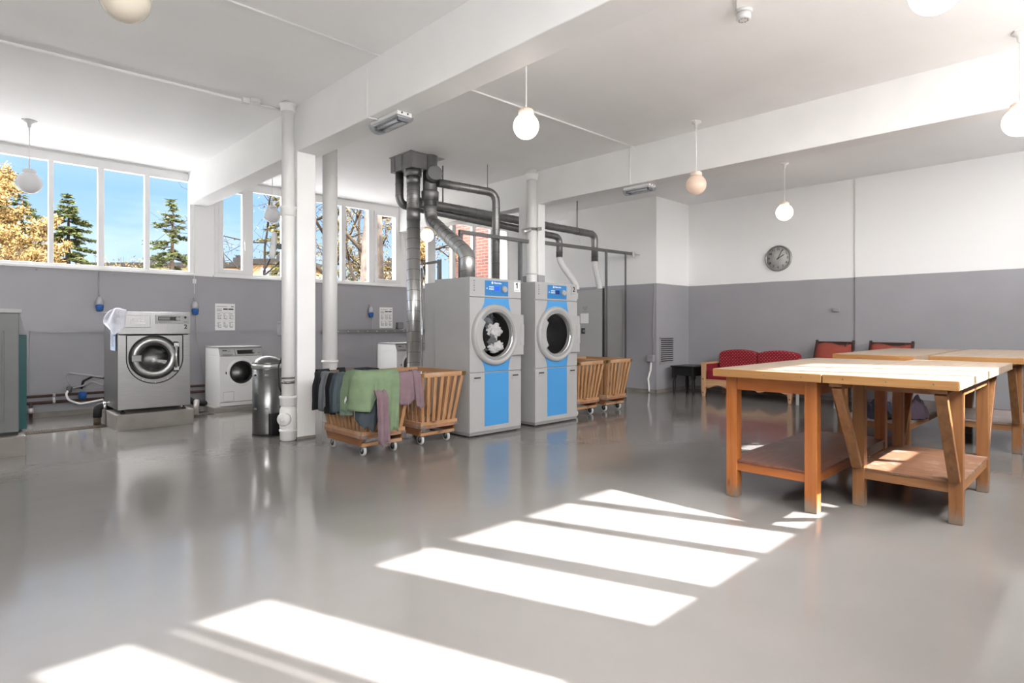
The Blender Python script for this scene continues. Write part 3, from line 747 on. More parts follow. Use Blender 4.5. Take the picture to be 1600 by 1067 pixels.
# ------------------------------------------------------------------ pendant globe lamps
def pendant(label, x, y, zc, r, m, collar, rod_m='cable_w', grp='globe pendant lamps'):
    t = thing('pendant_lamp', label, 'lamp', (x, y, CEIL), grp)
    bm = B(); lathe(bm, [(.055, 0), (.055, -.015), (.022, -.035), (.016, -.08), (.008, -.085)], (x, y, CEIL), seg=16); bar(bm, (x - .07, y, CEIL - .006), (x + .07, y, CEIL - .006), .05, .012)
    obj('canopy', bm, 'white_plastic', t)
    tubeo('rod', rod_m, t, [(x, y, CEIL - .05), (x, y, zc + r * 1.22)], .0065, 8)
    latheo('collar', collar, t, [(.012, .05), (.05, .042), (.063, .03), (.066, 0), (.055, -.012)], (x, y, zc + r * .93), seg=24)
    prof = [(r * math.sin(a), -r * math.cos(a)) for a in [PI * k / 22 for k in range(0, 20)]]
    g = latheo('globe', m, t, prof, (x, y, zc), seg=32)
    return t
GW = 'lit_pendant'
pendant('unlit whitish globe pendant hanging before the leftmost window', .76, 8.66, 2.835, .122, 'globe_off', 'globe_off')
pendant('unlit globe pendant seen against the window just left of the left column', 3.56, 8.72, 2.84, .112, 'globe_off', 'globe_off')
pendant('lit globe pendant glowing before the brick-view window, behind the ducts', 6.34, 8.69, 2.84, .115, 'globe_lit', 'collar_warm')
pendant('bright lit globe pendant in mid air between the two ceiling beams', 3.46, 3.38, 2.84, .105, 'globe_lit', 'collar_warm')
pendant('dim peach globe pendant hanging in front of the right beam', 6.24, 3.37, 2.825, .115, 'globe_dim', 'collar_warm')
pendant('lit globe pendant hanging above the wall clock', 8.74, 3.34, 2.84, .115, 'globe_lit', 'collar_warm')
pendant('large lit globe pendant cut by the right edge of the photo', 6.19, .54, 2.835, .115, 'globe_lit', 'collar_warm')
pendant('lit globe pendant cut by the top edge at upper right', 3.46, .61, 2.83, .115, 'globe_lit', 'collar_warm')
pendant('unlit cream globe pendant cut by the top edge at upper left', .67, 3.44, 2.83, .115, 'globe_cream', 'globe_cream')

# smoke detector
t = thing('smoke_detector', 'white smoke detector on the ceiling near the top edge', 'smoke detector', (4.3, 1.94, CEIL))
latheo('mounting_base', 'white_plastic', t, [(.062, 0), (.062, -.018), (.056, -.02)], (4.3, 1.94, CEIL), seg=28)
latheo('sensor_cap', 'white_plastic', t, [(.052, 0), (.052, -.04), (.042, -.05)], (4.3, 1.94, CEIL - .022), seg=28)
bm = B()
for k in range(8):
    a = 2 * PI * k / 8; bar(bm, (4.3 + .033 * math.cos(a - .26), 1.94 + .033 * math.sin(a - .26), CEIL - .0725), (4.3 + .033 * math.cos(a + .26), 1.94 + .033 * math.sin(a + .26), CEIL - .0725), .006, .003)
o_ = obj('vent_slots', bm, 'ink_grey', t)
conduit('thin white cable running over the ceiling to the smoke detector', [(4.3, 2.0, CEIL - .008), (3.7, 1.7, CEIL - .008), (2.9, 1.2, CEIL - .008)], .006)

# fluorescent work lights under the beams
def worklight(label, x, y, ln, tubem, cover):
    t = thing('fluorescent_lamp', label, 'lamp', (x, y, 3.06), 'fluorescent lamps under the beams')
    y0, y1 = y - ln / 2, y + ln / 2
    boxo('housing', 'white_plastic', t, x - .075, x + .075, y0, y1, 3.02, 3.058, bevel=.006)
    boxo('reflector', 'white_plastic', t, x - .06, x + .06, y0 + .02, y1 - .02, 3.012, 3.02)
    for k in (-.028, .028):
        tubeo('tube', tubem, t, [(x + k, y0 + .05, 2.995), (x + k, y1 - .05, 2.995)], .011, 10)
    for yy in (y0 + .035, y1 - .035): boxo('end_holder', 'ink_grey', t, x - .05, x + .05, yy - .012, yy + .012, 2.98, 3.015)
    bm = B(); poly = [(x + .088 * math.cos(a), y0 - .005, 3.022 - .062 * math.sin(a)) for a in [PI * k / 14 for k in range(15)]]
    n = len(poly)
    ra = [bm.verts.new(p) for p in poly]; rb = [bm.verts.new((p[0], y1 + .005, p[2])) for p in poly]
    for k in range(n - 1): bm.faces.new((ra[k], ra[k + 1], rb[k + 1], rb[k]))
    bm.faces.new(ra); bm.faces.new(rb)
    o = obj('diffuser', bm, cover, t); o['label'] = 'clear curved diffuser'
    for k in (-.03, .03): latheo('entry', 'black', t, [(.008, 0), (.008, .004)], (x + k, y0 - .002, 3.042), (0, -1, 0), 10)
    return t
M['diffuser_clear'] = glass('lamp_diffuser', (.80, .82, .85), 1.0, 1.0)
worklight('fluorescent lamp with clear cover under the near beam, trailing a thin cable', 2.90, 4.52, .44, 'tube', 'diffuser_clear')
worklight('small white fluorescent lamp under the right beam, left of the peach globe', 6.67, 4.42, .40, 'tube', 'diffuser_clear')
conduit('thin white cable down the near beam to its fluorescent lamp', [(2.745, 4.66, 3.5), (2.745, 4.66, 3.06), (2.80, 4.62, 3.052), (2.83, 4.60, 3.04)], .004, name='cable', cat='cable')
conduit('thin white cable down the right beam to its fluorescent lamp', [(6.525, 4.47, 3.54), (6.525, 4.47, 3.06), (6.60, 4.44, 3.05)], .004, name='cable', cat='cable')

# small lamps clamped on the columns
t = thing('clamp_lamp', 'small white double ended lamp bracketed to the left column against the window', 'lamp', (2.745, 6.43, 2.08))
bm = B(); tube(bm, [(2.74, 6.43, 2.08), (2.68, 6.46, 2.08)], .02, 10); box(bm, 2.70, 2.74, 6.41, 6.45, 2.05, 2.11); obj('bracket', bm, 'ink_grey', t)
latheo('lamp_body', 'white_plastic', t, [(.018, -.14), (.032, -.13), (.034, -.02), (.030, 0), (.030, .015), (.036, .02), (.030, .11), (.024, .16)], (2.65, 6.47, 2.08), (.10, .02, 1), 16)
t = thing('spotlight', 'grey spotlight clamped round the white pipe on the right column', 'lamp', (6.43, 6.16, 2.66))
latheo('clamp_ring', 'galv_rail', t, [(.083, -.02), (.094, -.018), (.094, .018), (.083, .02)], (6.435, 6.165, 2.66), seg=24)
bm = B(); bar(bm, (6.45, 6.08, 2.66), (6.52, 6.06, 2.67), .05, .045); obj('bracket', bm, 'galv_rail', t)
latheo('lamp_head', 'galv', t, [(.018, 0), (.035, .02), (.04, .10), (.05, .14)], (6.37, 6.12, 2.66), (-.75, .3, -.35), 16)

# ------------------------------------------------------------------ wall sockets, papers, switch
def csocket(label, x, z, cable, cond):
    t = thing('power_socket', label, 'socket', (x, 9.9, z), 'blue capped wall sockets')
    boxo('wall_bracket', 'socket_grey', t, x - .02, x + .02, 9.87, 9.9, z - .02, z + .06)
    latheo('housing', 'socket_grey', t, [(.02, .115), (.030, .105), (.045, .06), (.047, .005), (.040, 0)], (x, 9.845, z), (0, .10, 1), 20)
    latheo('blue_cap', 'socket_blue', t, [(.038, 0), (.050, -.005), (.050, -.035), (.043, -.05), (.040, -.085), (.030, -.09)], (x, 9.845, z), (0, .16, 1), 20)
    bm = B(); tube(bm, [(x, 9.885, z + .1), (x, 9.885, cond)], .009, 8)
    for zz in (z + .15, z + .32): 
        if zz < cond: box(bm, x - .018, x + .018, 9.876, 9.9, zz - .008, zz + .008)
    obj('conduit', bm, 'greypaint', t)
    if cable:
        pts = [(x + .01, 9.83, z - .08), (x + .012, 9.85, z - .2), (x + .05, 9.87, z - .55), (x + .12, 9.87, z - .95), (x + .16, 9.86, z - 1.1)]
        o = tubeo('plug_cable', 'cable_grey', t, fillet(pts, .2, 5), .005, 6)
    return t
csocket('wall socket with blue cap left of the stainless washer', 1.62, 1.50, False, 1.96)
csocket('wall socket with blue cap and hanging cable right of the stainless washer', 2.835, 1.47, True, 1.64)
csocket('wall socket with blue cap left of the small instruction sheet, right of pipes', 5.88, 1.46, True, 1.62)
bm = B(); box(bm, 2.81, 2.86, 9.88, 9.9, 1.86, 1.93); tube(bm, [(2.835, 9.885, 1.7), (2.835, 9.885, 3.45)], .008, 8)
tag(obj('wall_conduit', bm, 'frame_white', origin=(2.835, 9.89, 1.9)), 'thin white conduit beside the window frame with an end box at the dado', 'conduit')

def poster(label, x0, x1, z0, z1):
    t = thing('instruction_sheet', label, 'paper', (x0, 9.9, z0), 'instruction sheets on the window wall')
    boxo('sheet', 'paper', t, x0, x1, 9.893, 9.898, z0, z1)
    w, h = x1 - x0, z1 - z0
    bm = B()
    def pb(a, b, c, d): box(bm, x0 + a * w, x0 + b * w, 9.8915, 9.8935, z0 + c * h, z0 + d * h)
    pb(.40, .63, .77, .82); pb(.66, .92, .77, .82); pb(.80, .93, .88, .905)
    obj('black_print', bm, 'ink', t)
    bm = B(); rnd = random.Random(int(x0 * 100))
    pb(.08, .6, .885, .9); pb(.08, .35, .75, .755); pb(.08, .93, .655, .66); pb(.08, .93, .35, .355)
    for r_ in range(2):
        for c_ in range(3):
            ax, az = .08 + c_ * .30, .38 + (1 - r_) * 0 - r_ * .31 + .0
            for k in range(4): pb(ax + .02, ax + .10 + rnd.random() * .15, az + .23 - k * .055, az + .245 - k * .055)
            bx, bz = ax + .06 + rnd.random() * .05, az + .04
            pb(bx, bx + .13, bz, bz + .012); pb(bx, bx + .012, bz, bz + .13); pb(bx + .12, bx + .132, bz, bz + .13)
    for k in range(3): pb(.08, .32, .80 - k * .04, .812 - k * .04)
    obj('grey_print', bm, 'ink_grey', t)
poster('white instruction sheet on the wall above the small white washer', 3.137, 3.436, 1.135, 1.562)
poster('narrower white instruction sheet on the wall left of the tall bright duct', 6.10, 6.39, 1.172, 1.57)
t = thing('junction_box', 'small dark grey box on the cable tray right of the instruction sheet', 'junction box', (6.52, 9.88, 1.15))
boxo('box', 'galv_dark', t, 6.47, 6.60, 9.82, 9.9, 1.15, 1.28, bevel=.008)
t = thing('wall_switch', 'small grey switch on the right wall below the clock', 'switch', (XR, 3.17, 1.46))
boxo('cover', 'greypaint', t, XR - .04, XR, 3.12, 3.22, 1.44, 1.51, bevel=.006)
boxo('cable_entry', 'greypaint', t, XR - .025, XR, 3.15, 3.18, 1.51, 1.53)
t = thing('power_box', 'grey socket box on the left column with a black cable hanging down', 'socket', (2.74, 6.30, 1.17))
boxo('housing', 'socket_grey', t, 2.675, 2.745, 6.33, 6.43, 1.10, 1.25, bevel=.008)
boxo('lid', 'socket_grey', t, 2.668, 2.676, 6.34, 6.42, 1.13, 1.22, bevel=.003)
tubeo('cable', 'black', t, fillet([(2.71, 6.36, 1.10), (2.70, 6.28, .95), (2.62, 6.26, .78), (2.63, 6.27, .55), (2.70, 6.30, .42)], .12), .008, 8)
t = thing('junction_box', 'white junction box on the alcove corner with cables above and below', 'junction box', (9.29, 5.9, .62))
boxo('box', 'greypaint', t, 9.235, 9.3, 5.83, 5.95, .56, .68, bevel=.006)
tubeo('upper_cable', 'greypaint', t, [(9.29, 5.86, .68), (9.29, 5.86, 1.3), (9.292, 5.83, 1.97)], .007, 8)
tubeo('lower_cable', 'cable_w', t, fillet([(9.27, 5.89, .56), (9.26, 5.90, .40), (9.26, 5.95, .25), (9.26, 5.93, .1), (9.26, 5.93, .02)], .06), .017, 8)
t = thing('vent_grille', 'grey louvred vent grille low on the alcove wall', 'vent', (9.62, 5.8, .53))
bm = B()
for d in ((9.40, 9.42, .52, 1.0), (9.86, 9.88, .52, 1.0), (9.40, 9.88, .515, .535), (9.40, 9.88, .985, 1.005)): box(bm, d[0], d[1], 5.782, 5.80, d[2], d[3])
obj('frame', bm, 'greypaint', t)
boxo('backing', 'dark', t, 9.42, 9.86, 5.796, 5.802, .535, .985)
for k in range(12):
    z = .548 + k * .0375
    bm = B(); bar(bm, (9.42, 5.789, z), (9.86, 5.789, z), .016, .017); obj('louvre', bm, 'greypaint', t)

# wall clock
CY, CZ, CR = 4.09, 2.38, .225
t = thing('wall_clock', 'round grey wall clock with black numerals on the right wall', 'clock', (XR, CY, CZ))
bm = B(); lathe(bm, [(CR * .88, .018), (CR * .88, .034), (CR * .91, .042), (CR * .98, .04), (CR, .025), (CR, 0)], (XR, CY, CZ), (-1, 0, 0), 48, caps=False); obj('rim', bm, 'clock_rim', t)
latheo('face', 'clock_face', t, [(CR * .9, 0), (CR * .9, .022), (.001, .0225)], (XR, CY, CZ), (-1, 0, 0), 48)
for n in range(1, 13):
    a = PI / 2 - n * PI / 6
    writing('numeral', str(n), .052, (XR - .0255, CY - math.cos(a) * CR * .70, CZ + math.sin(a) * CR * .70), '-x', 'ink', t, depth=.002)
def hand(name, ang, ln, w):
    d = V((0, -math.sin(ang), math.cos(ang))); p = V((XR - .029, CY, CZ)); bm = B(); bar(bm, p - d * .03, p + d * ln, w, .003, (1, 0, 0)); obj(name, bm, 'ink', t)
hand('hour_hand', math.radians(62), .115, .010); hand('minute_hand', math.radians(27), .165, .008)
latheo('hub', 'ink', t, [(.012, 0), (.010, .006)], (XR - .026, CY, CZ), (-1, 0, 0), 16)

# ------------------------------------------------------------------ big stainless washer and plinths
def plinth(label, *d):
    return tag(boxo('plinth', 'plinth', None, *d, bevel=.012, origin=((d[0] + d[1]) / 2, (d[2] + d[3]) / 2, 0)), label, 'plinth')
plinth('low concrete plinth painted like the floor, under the old grey machine', -1.2, .602, 7.10, 9.0, -.01, .185)
plinth('low concrete plinth painted like the floor, under the stainless washer', 1.473, 2.285, 7.98, 8.95, -.01, .185)
plinth('very low concrete plinth painted like the floor, under the small white washer', 2.74, 4.0, 8.70, 9.5, -.01, .078)
plinth('very low concrete plinth behind the slatted carts, under the half hidden washer', 5.5, 6.5, 8.45, 9.3, -.01, .078)

YF = 8.0
t = thing('washing_machine', 'stainless steel front loading washer numbered 2 on a plinth', 'washing machine', (1.87, 8.4, .185), 'front loading washers')
bm = B(); holed_panel(bm, 1.49, 2.25, .235, 1.10, 1.855, .835, .235, YF, YF + .03)
for d in ((1.49, 1.51, YF + .03, 8.77, .235, 1.372), (2.23, 2.25, YF + .03, 8.77, .235, 1.372), (1.51, 2.23, YF + .03, 8.77, 1.35, 1.372), (1.51, 2.23, 8.75, 8.77, .235, 1.35), (1.51, 2.23, YF + .03, 8.75, .235, .25)): box(bm, *d)
obj('body', bm, 'steel', t, bevel=.004)
boxo('control_panel', 'steel_h', t, 1.49, 2.25, YF - .004, YF + .03, 1.108, 1.372, bevel=.004)
for x in (1.55, 2.19):
    for y in (8.06, 8.7): latheo('foot', 'black', t, [(.025, 0), (.025, .02), (.012, .022), (.012, .052)], (x, y, .185), seg=12)
dd = boxo('detergent_drawer', 'steel_h', t, 1.535, 1.815, YF - .014, YF - .002, 1.185, 1.33, bevel=.004)
writing('drawer_lettering', 'Miele', .062, (1.685, YF - .0165, 1.275), '-y', 'ink_white', dd, depth=.002, sx=1.12)
boxo('drawer_underline', 'ink_white', dd, 1.608, 1.765, YF - .0165, YF - .013, 1.236, 1.243)
fp = boxo('fascia', 'grey_plastic_l', t, 1.865, 2.235, YF - .010, YF - .002, 1.232, 1.338, bevel=.003)
boxo('display', 'black', fp, 1.895, 2.13, YF - .014, YF - .009, 1.272, 1.318)
boxo('screen', 'ink_grey', fp, 1.90, 2.02, YF - .016, YF - .013, 1.28, 1.31)
latheo('knob', 'grey_plastic_l', fp, [(.022, 0), (.022, .014), (.018, .018)], (2.105, YF - .013, 1.293), (0, -1, 0), 20)
for k in range(6): boxo('button', 'ink_grey', fp, 1.908 + k * .024, 1.923 + k * .024, YF - .014, YF - .009, 1.25, 1.258)
latheo('key_switch', 'ink', fp, [(.014, 0), (.014, .006)], (2.19, YF - .009, 1.31), (0, -1, 0), 14)
for k in range(2): boxo('lock_button', 'ink_grey', fp, 2.175 + k * .022, 2.187 + k * .022, YF - .014, YF - .009, 1.25, 1.26)
writing('machine_number', '2', .072, (2.195, YF - .004, 1.195), '-y', 'ink', t, bold=.002)
# black gasket line of the door recess: straight top, U shaped below
pts = [(1.575, YF - .002, 1.092), (1.575, YF - .002, .835)] + [(1.87 + .295 * math.cos(a), YF - .002, .82 + .295 * math.sin(a)) for a in [PI + PI * k / 20 for k in range(21)]] + [(2.165, YF - .002, 1.092)]
tubeo('recess_gasket', 'rubber', t, pts, .006, 8)
boxo('recess_top', 'rubber', t, 1.575, 2.165, YF - .005, YF, 1.092, 1.100)
dr = thing  # (door is built as a part below)
bm = B(); lathe(bm, [(.150, .0), (.165, .030), (.21, .036), (.238, .024), (.242, 0)], (1.855, YF - .004, .835), (0, -1, 0), 48, caps=False); door = obj('door', bm, 'steel_h', t)
bm = B(); lathe(bm, [(.236, 0), (.262, .002), (.262, .012), (.245, .016)], (1.855, YF - .003, .835), (0, -1, 0), 48, caps=False); obj('outer_gasket', bm, 'rubber', door)
bm = B(); lathe(bm, [(.142, .012), (.150, .034), (.166, .034), (.170, .026)], (1.855, YF - .004, .835), (0, -1, 0), 48, caps=False); obj('inner_gasket', bm, 'rubber', door)
bm = B(); lathe(bm, [(.150, .015), (.10, .0), (.05, -.012), (.001, -.016)], (1.855, YF - .004, .835), (0, -1, 0), 40, caps=False); obj('porthole_glass', bm, 'clear_glass', door)
bm = B(); box(bm, 1.615, 1.715, YF - .058, YF - .036, .79, .865); obj('latch_handle', bm, 'galv_dark', door, bevel=.005)
bm = B(); tube(bm, [(2.085, YF - .03, .70), (2.085, YF - .03, .97)], .014, 10); box(bm, 2.062, 2.115, YF - .03, YF, .955, 1.0); box(bm, 2.062, 2.115, YF - .03, YF, .67, .715); obj('hinge', bm, 'galv', door)
bm = B(); tube(bm, fillet([(2.06, YF - .012, 1.01), (2.118, YF - .012, 1.01), (2.118, YF - .012, .66), (2.06, YF - .012, .66)], .03), .007, 8); obj('hinge_gasket', bm, 'rubber', door)
bm = B(); lathe(bm, [(.235, .0), (.24, .30), (.001, .31)], (1.855, YF + .03, .835), (0, 1, 0), 32, caps=False); dm = obj('drum', bm, 'drum', t)
for k in range(3):
    a = k * 2.09 + .4; bm = B(); bar(bm, (1.855 + .2 * math.cos(a), YF + .05, .835 + .2 * math.sin(a)), (1.855 + .2 * math.cos(a), YF + .32, .835 + .2 * math.sin(a)), .05, .05, (math.cos(a), 0, math.sin(a))); obj('drum_rib', bm, 'drum', dm)
for k in range(5): latheo('screw', 'galv', t, [(.007, 0), (.006, .004)], (1.87 + .25 * math.cos(PI * 1.15 + k * .55), YF - .001, .80 + .265 * math.sin(PI * 1.15 + k * .55)), (0, -1, 0), 8)

# cloth slung over its top left corner, and a paper strip
def patch(bm, rows):
    g = [[bm.verts.new(p) for p in r] for r in rows]
    for a, b in zip(g, g[1:]):
        for k in range(len(a) - 1): bm.faces.new((a[k], a[k + 1], b[k + 1], b[k])).smooth = True
def corner_pt(u, z, lift):
    """u < 0 runs back along the washer's left side, u > 0 along its front"""
    if u <= 0: return V((1.482 - lift, 7.99 - u, z))
    return V((1.482 + u, 7.985 - lift, z))
bm = B(); rows = []
for i in range(19):
    w = i / 18; z = 1.40 - .295 * max(0, w - .12) / .88; row = []
    uL = -.10 - .52 * math.sin(min(1, w / .62) * PI / 2) + (.52 * (w - .62) / .38 if w > .62 else 0)
    uR = .095 - .03 * w - (.10 * (w - .7) / .3 if w > .7 else 0)
    for j in range(15):
        q_ = j / 14; u = uL + (uR - uL) * q_; lift = .010 + .012 * (1 + math.sin(q_ * 9 + w * 4)) * min(1, w * 3)
        p = corner_pt(u, z + .03 * (1 - q_) * w - .02 * w, lift)
        if w < .12: p = V((p.x + (.05 if u <= 0 else 0) * (1 - w / .12), p.y + (.06 if u > 0 else 0) * (1 - w / .12), 1.392 + .02 * math.sin(q_ * PI)))
        row.append(p)
    rows.append(row)
patch(bm, rows); tag(obj('towel', bm, 'lav_cloth', origin=(1.48, 8.1, 1.37), solid=.006, sub=1), 'white cloth slung over the top left corner of the stainless washer', 'cloth')
t2 = thing('paper_tag', 'pale blue paper strip hanging below the white cloth on the stainless washer', 'paper', (1.478, 8.2, 1.0))
boxo('strip', 'paper_blue', t2, 1.478, 1.4815, 8.07, 8.33, .92, 1.17)
bm = B()
for k in range(9): box(bm, 1.4765, 1.4785, 8.14 + .02 * (k % 3), 8.27 - .02 * (k % 2), .97 + k * .018, .977 + k * .018)
obj('handwriting', bm, 'ink_grey', t2)

# water hoses left of the stainless washer
t = thing('water_hoses', 'loops of grey and black hose with a blue tap left of the stainless washer', 'hose', (1.45, 9.6, .3))
tubeo('white_hose', 'cable_w', t, fillet([(1.28, 9.83, .36), (1.24, 9.80, .30), (1.26, 9.76, .22), (1.38, 9.7, .16), (1.62, 9.6, .21)], .08), .014)
tubeo('grey_hose', 'cable_grey', t, fillet([(1.29, 9.83, .38), (1.25, 9.82, .52), (1.27, 9.8, .58), (1.40, 9.7, .555), (1.6, 9.5, .52)], .03), .010)
tubeo('black_hose', 'rubber', t, fillet([(1.41, 9.8, .36), (1.42, 9.75, .46), (1.52, 9.65, .53), (1.64, 9.5, .50)], .07), .015)
tubeo('pale_hose', 'cable_grey', t, fillet([(1.32, 9.8, .37), (1.42, 9.75, .40), (1.50, 9.7, .46), (1.62, 9.6, .40)], .05), .012)
bm = B(); bar(bm, (1.25, 9.84, .37), (1.46, 9.84, .38), .03, .03); lathe(bm, [(.02, 0), (.03, .02), (.03, .07), (.02, .09)], (1.28, 9.83, .31)); obj('tap_manifold', bm, 'galv_rail', t)
latheo('blue_tap', 'socket_blue', t, [(.03, 0), (.045, .01), (.045, .09), (.03, .10)], (1.42, 9.79, .22))
t = thing('waste_pipe', 'black waste elbow dropping into the floor drain beside the plinth', 'pipe', (1.42, 8.7, 0))
tubeo('elbow', 'rubber', t, fillet([(1.56, 8.62, .225), (1.40, 8.62, .235), (1.395, 8.62, .10)], .05), .045, 14)
tubeo('standpipe', 'grate', t, [(1.395, 8.62, .11), (1.395, 8.62, .0)], .038, 14)
latheo('joint_ring', 'galv', t, [(.046, 0), (.051, .005), (.051, .03), (.046, .035)], (1.45, 8.62, .232), (1, 0, 0))
t = thing('floor_drain', 'rusty grated drain channel in the floor left of the stainless washer', 'drain', (1.05, 8.5, 0))
boxo('channel', 'dark', t, .60, 1.46, 8.44, 8.62, .001, .004)
bm = B()
for k in range(3): box(bm, .60, 1.46, 8.45 + k * .075, 8.462 + k * .075, .002, .010)
for k in range(36): box(bm, .61 + k * .0235, .618 + k * .0235, 8.45, 8.61, .003, .009)
obj('grating', bm, 'grate', t)
t = thing('waste_pipe', 'short waste pipe and black hose in the gap right of the stainless washer', 'pipe', (2.5, 8.8, 0))
tubeo('hose', 'rubber', t, fillet([(2.30, 8.9, .22), (2.48, 8.9, .2), (2.60, 9.0, .13), (2.75, 9.1, .10)], .1), .04, 12)
tubeo('standpipe', 'plinth', t, [(2.44, 8.45, .02), (2.50, 8.62, .20)], .035, 12)
t = thing('floor_drain', 'dark drain opening in the floor between the two left washers', 'drain', (2.55, 8.8, 0))
boxo('channel', 'dark', t, 2.32, 2.73, 8.62, 9.0, .001, .004); boxo('grating', 'grate', t, 2.33, 2.72, 8.66, 8.70, .003, .010)

# ------------------------------------------------------------------ old grey and teal machine at the left edge
t = thing('old_dryer', 'old grey machine with a teal side panel at the left edge', 'machine', (0, 7.8, .185))
YO = 7.17
boxo('body', 'old_grey', t, -.35, .555, YO, 7.85, .215, 1.325, bevel=.006)
bm = B(); w = [(-.30, .455, .30, .32), (-.30, .455, 1.15, 1.17)]
box(bm, .435, .45, YO - .008, YO, .32, 1.16); box(bm, -.28, .45, YO - .008, YO, .30, .32); obj('door_trim', bm, 'old_grey', t, bevel=.004)
boxo('door_panel', 'old_grey', t, -.30, .435, YO - .005, YO, .32, 1.27)
boxo('top_lid', 'grey_plastic_l', t, -.36, .575, YO - .02, 7.9, 1.325, 1.362, bevel=.006)
sp_ = boxo('side_panel', 'teal', t, .56, .632, 7.42, 8.3, .20, 1.12, bevel=.004); sp_['label'] = 'teal side panel'
bm = B(); prism(bm, [(.556, 7.30, 1.325), (.556, 7.30, 1.12), (.625, 7.46, 1.12), (.57, 7.30, 1.325)], (0, .6, 0)); obj('sloping_shroud', bm, 'greypaint', t)
boxo('base_strip', 'black', t, -.34, .55, YO + .02, 7.8, .185, .215)
latheo('foot', 'galv', t, [(.02, 0), (.02, .03)], (.60, 7.46, .185), seg=10)
t = thing('notice', 'cream printed notice stuck on the old grey machine', 'paper', (.27, YO, 1.1))
boxo('sheet', 'paper_cream', t, .05, .352, YO - .012, YO - .0075, .99, 1.275)
bm = B(); rnd = random.Random(3)
for k in range(5): box(bm, .07, .25 + rnd.random() * .06, YO - .0135, YO - .011, 1.155 - k * .03, 1.163 - k * .03)
box(bm, .27, .34, YO - .0135, YO - .011, 1.005, 1.011)
for k in range(4): bar(bm, (.16 + k * .035, YO - .0125, 1.19 + .03 * (k % 2)), (.20 + k * .035, YO - .0125, 1.25 - .03 * (k % 2)), .004, .002)
box(bm, .10, .13, YO - .0135, YO - .011, 1.19, 1.25)
obj('print', bm, 'ink', t)

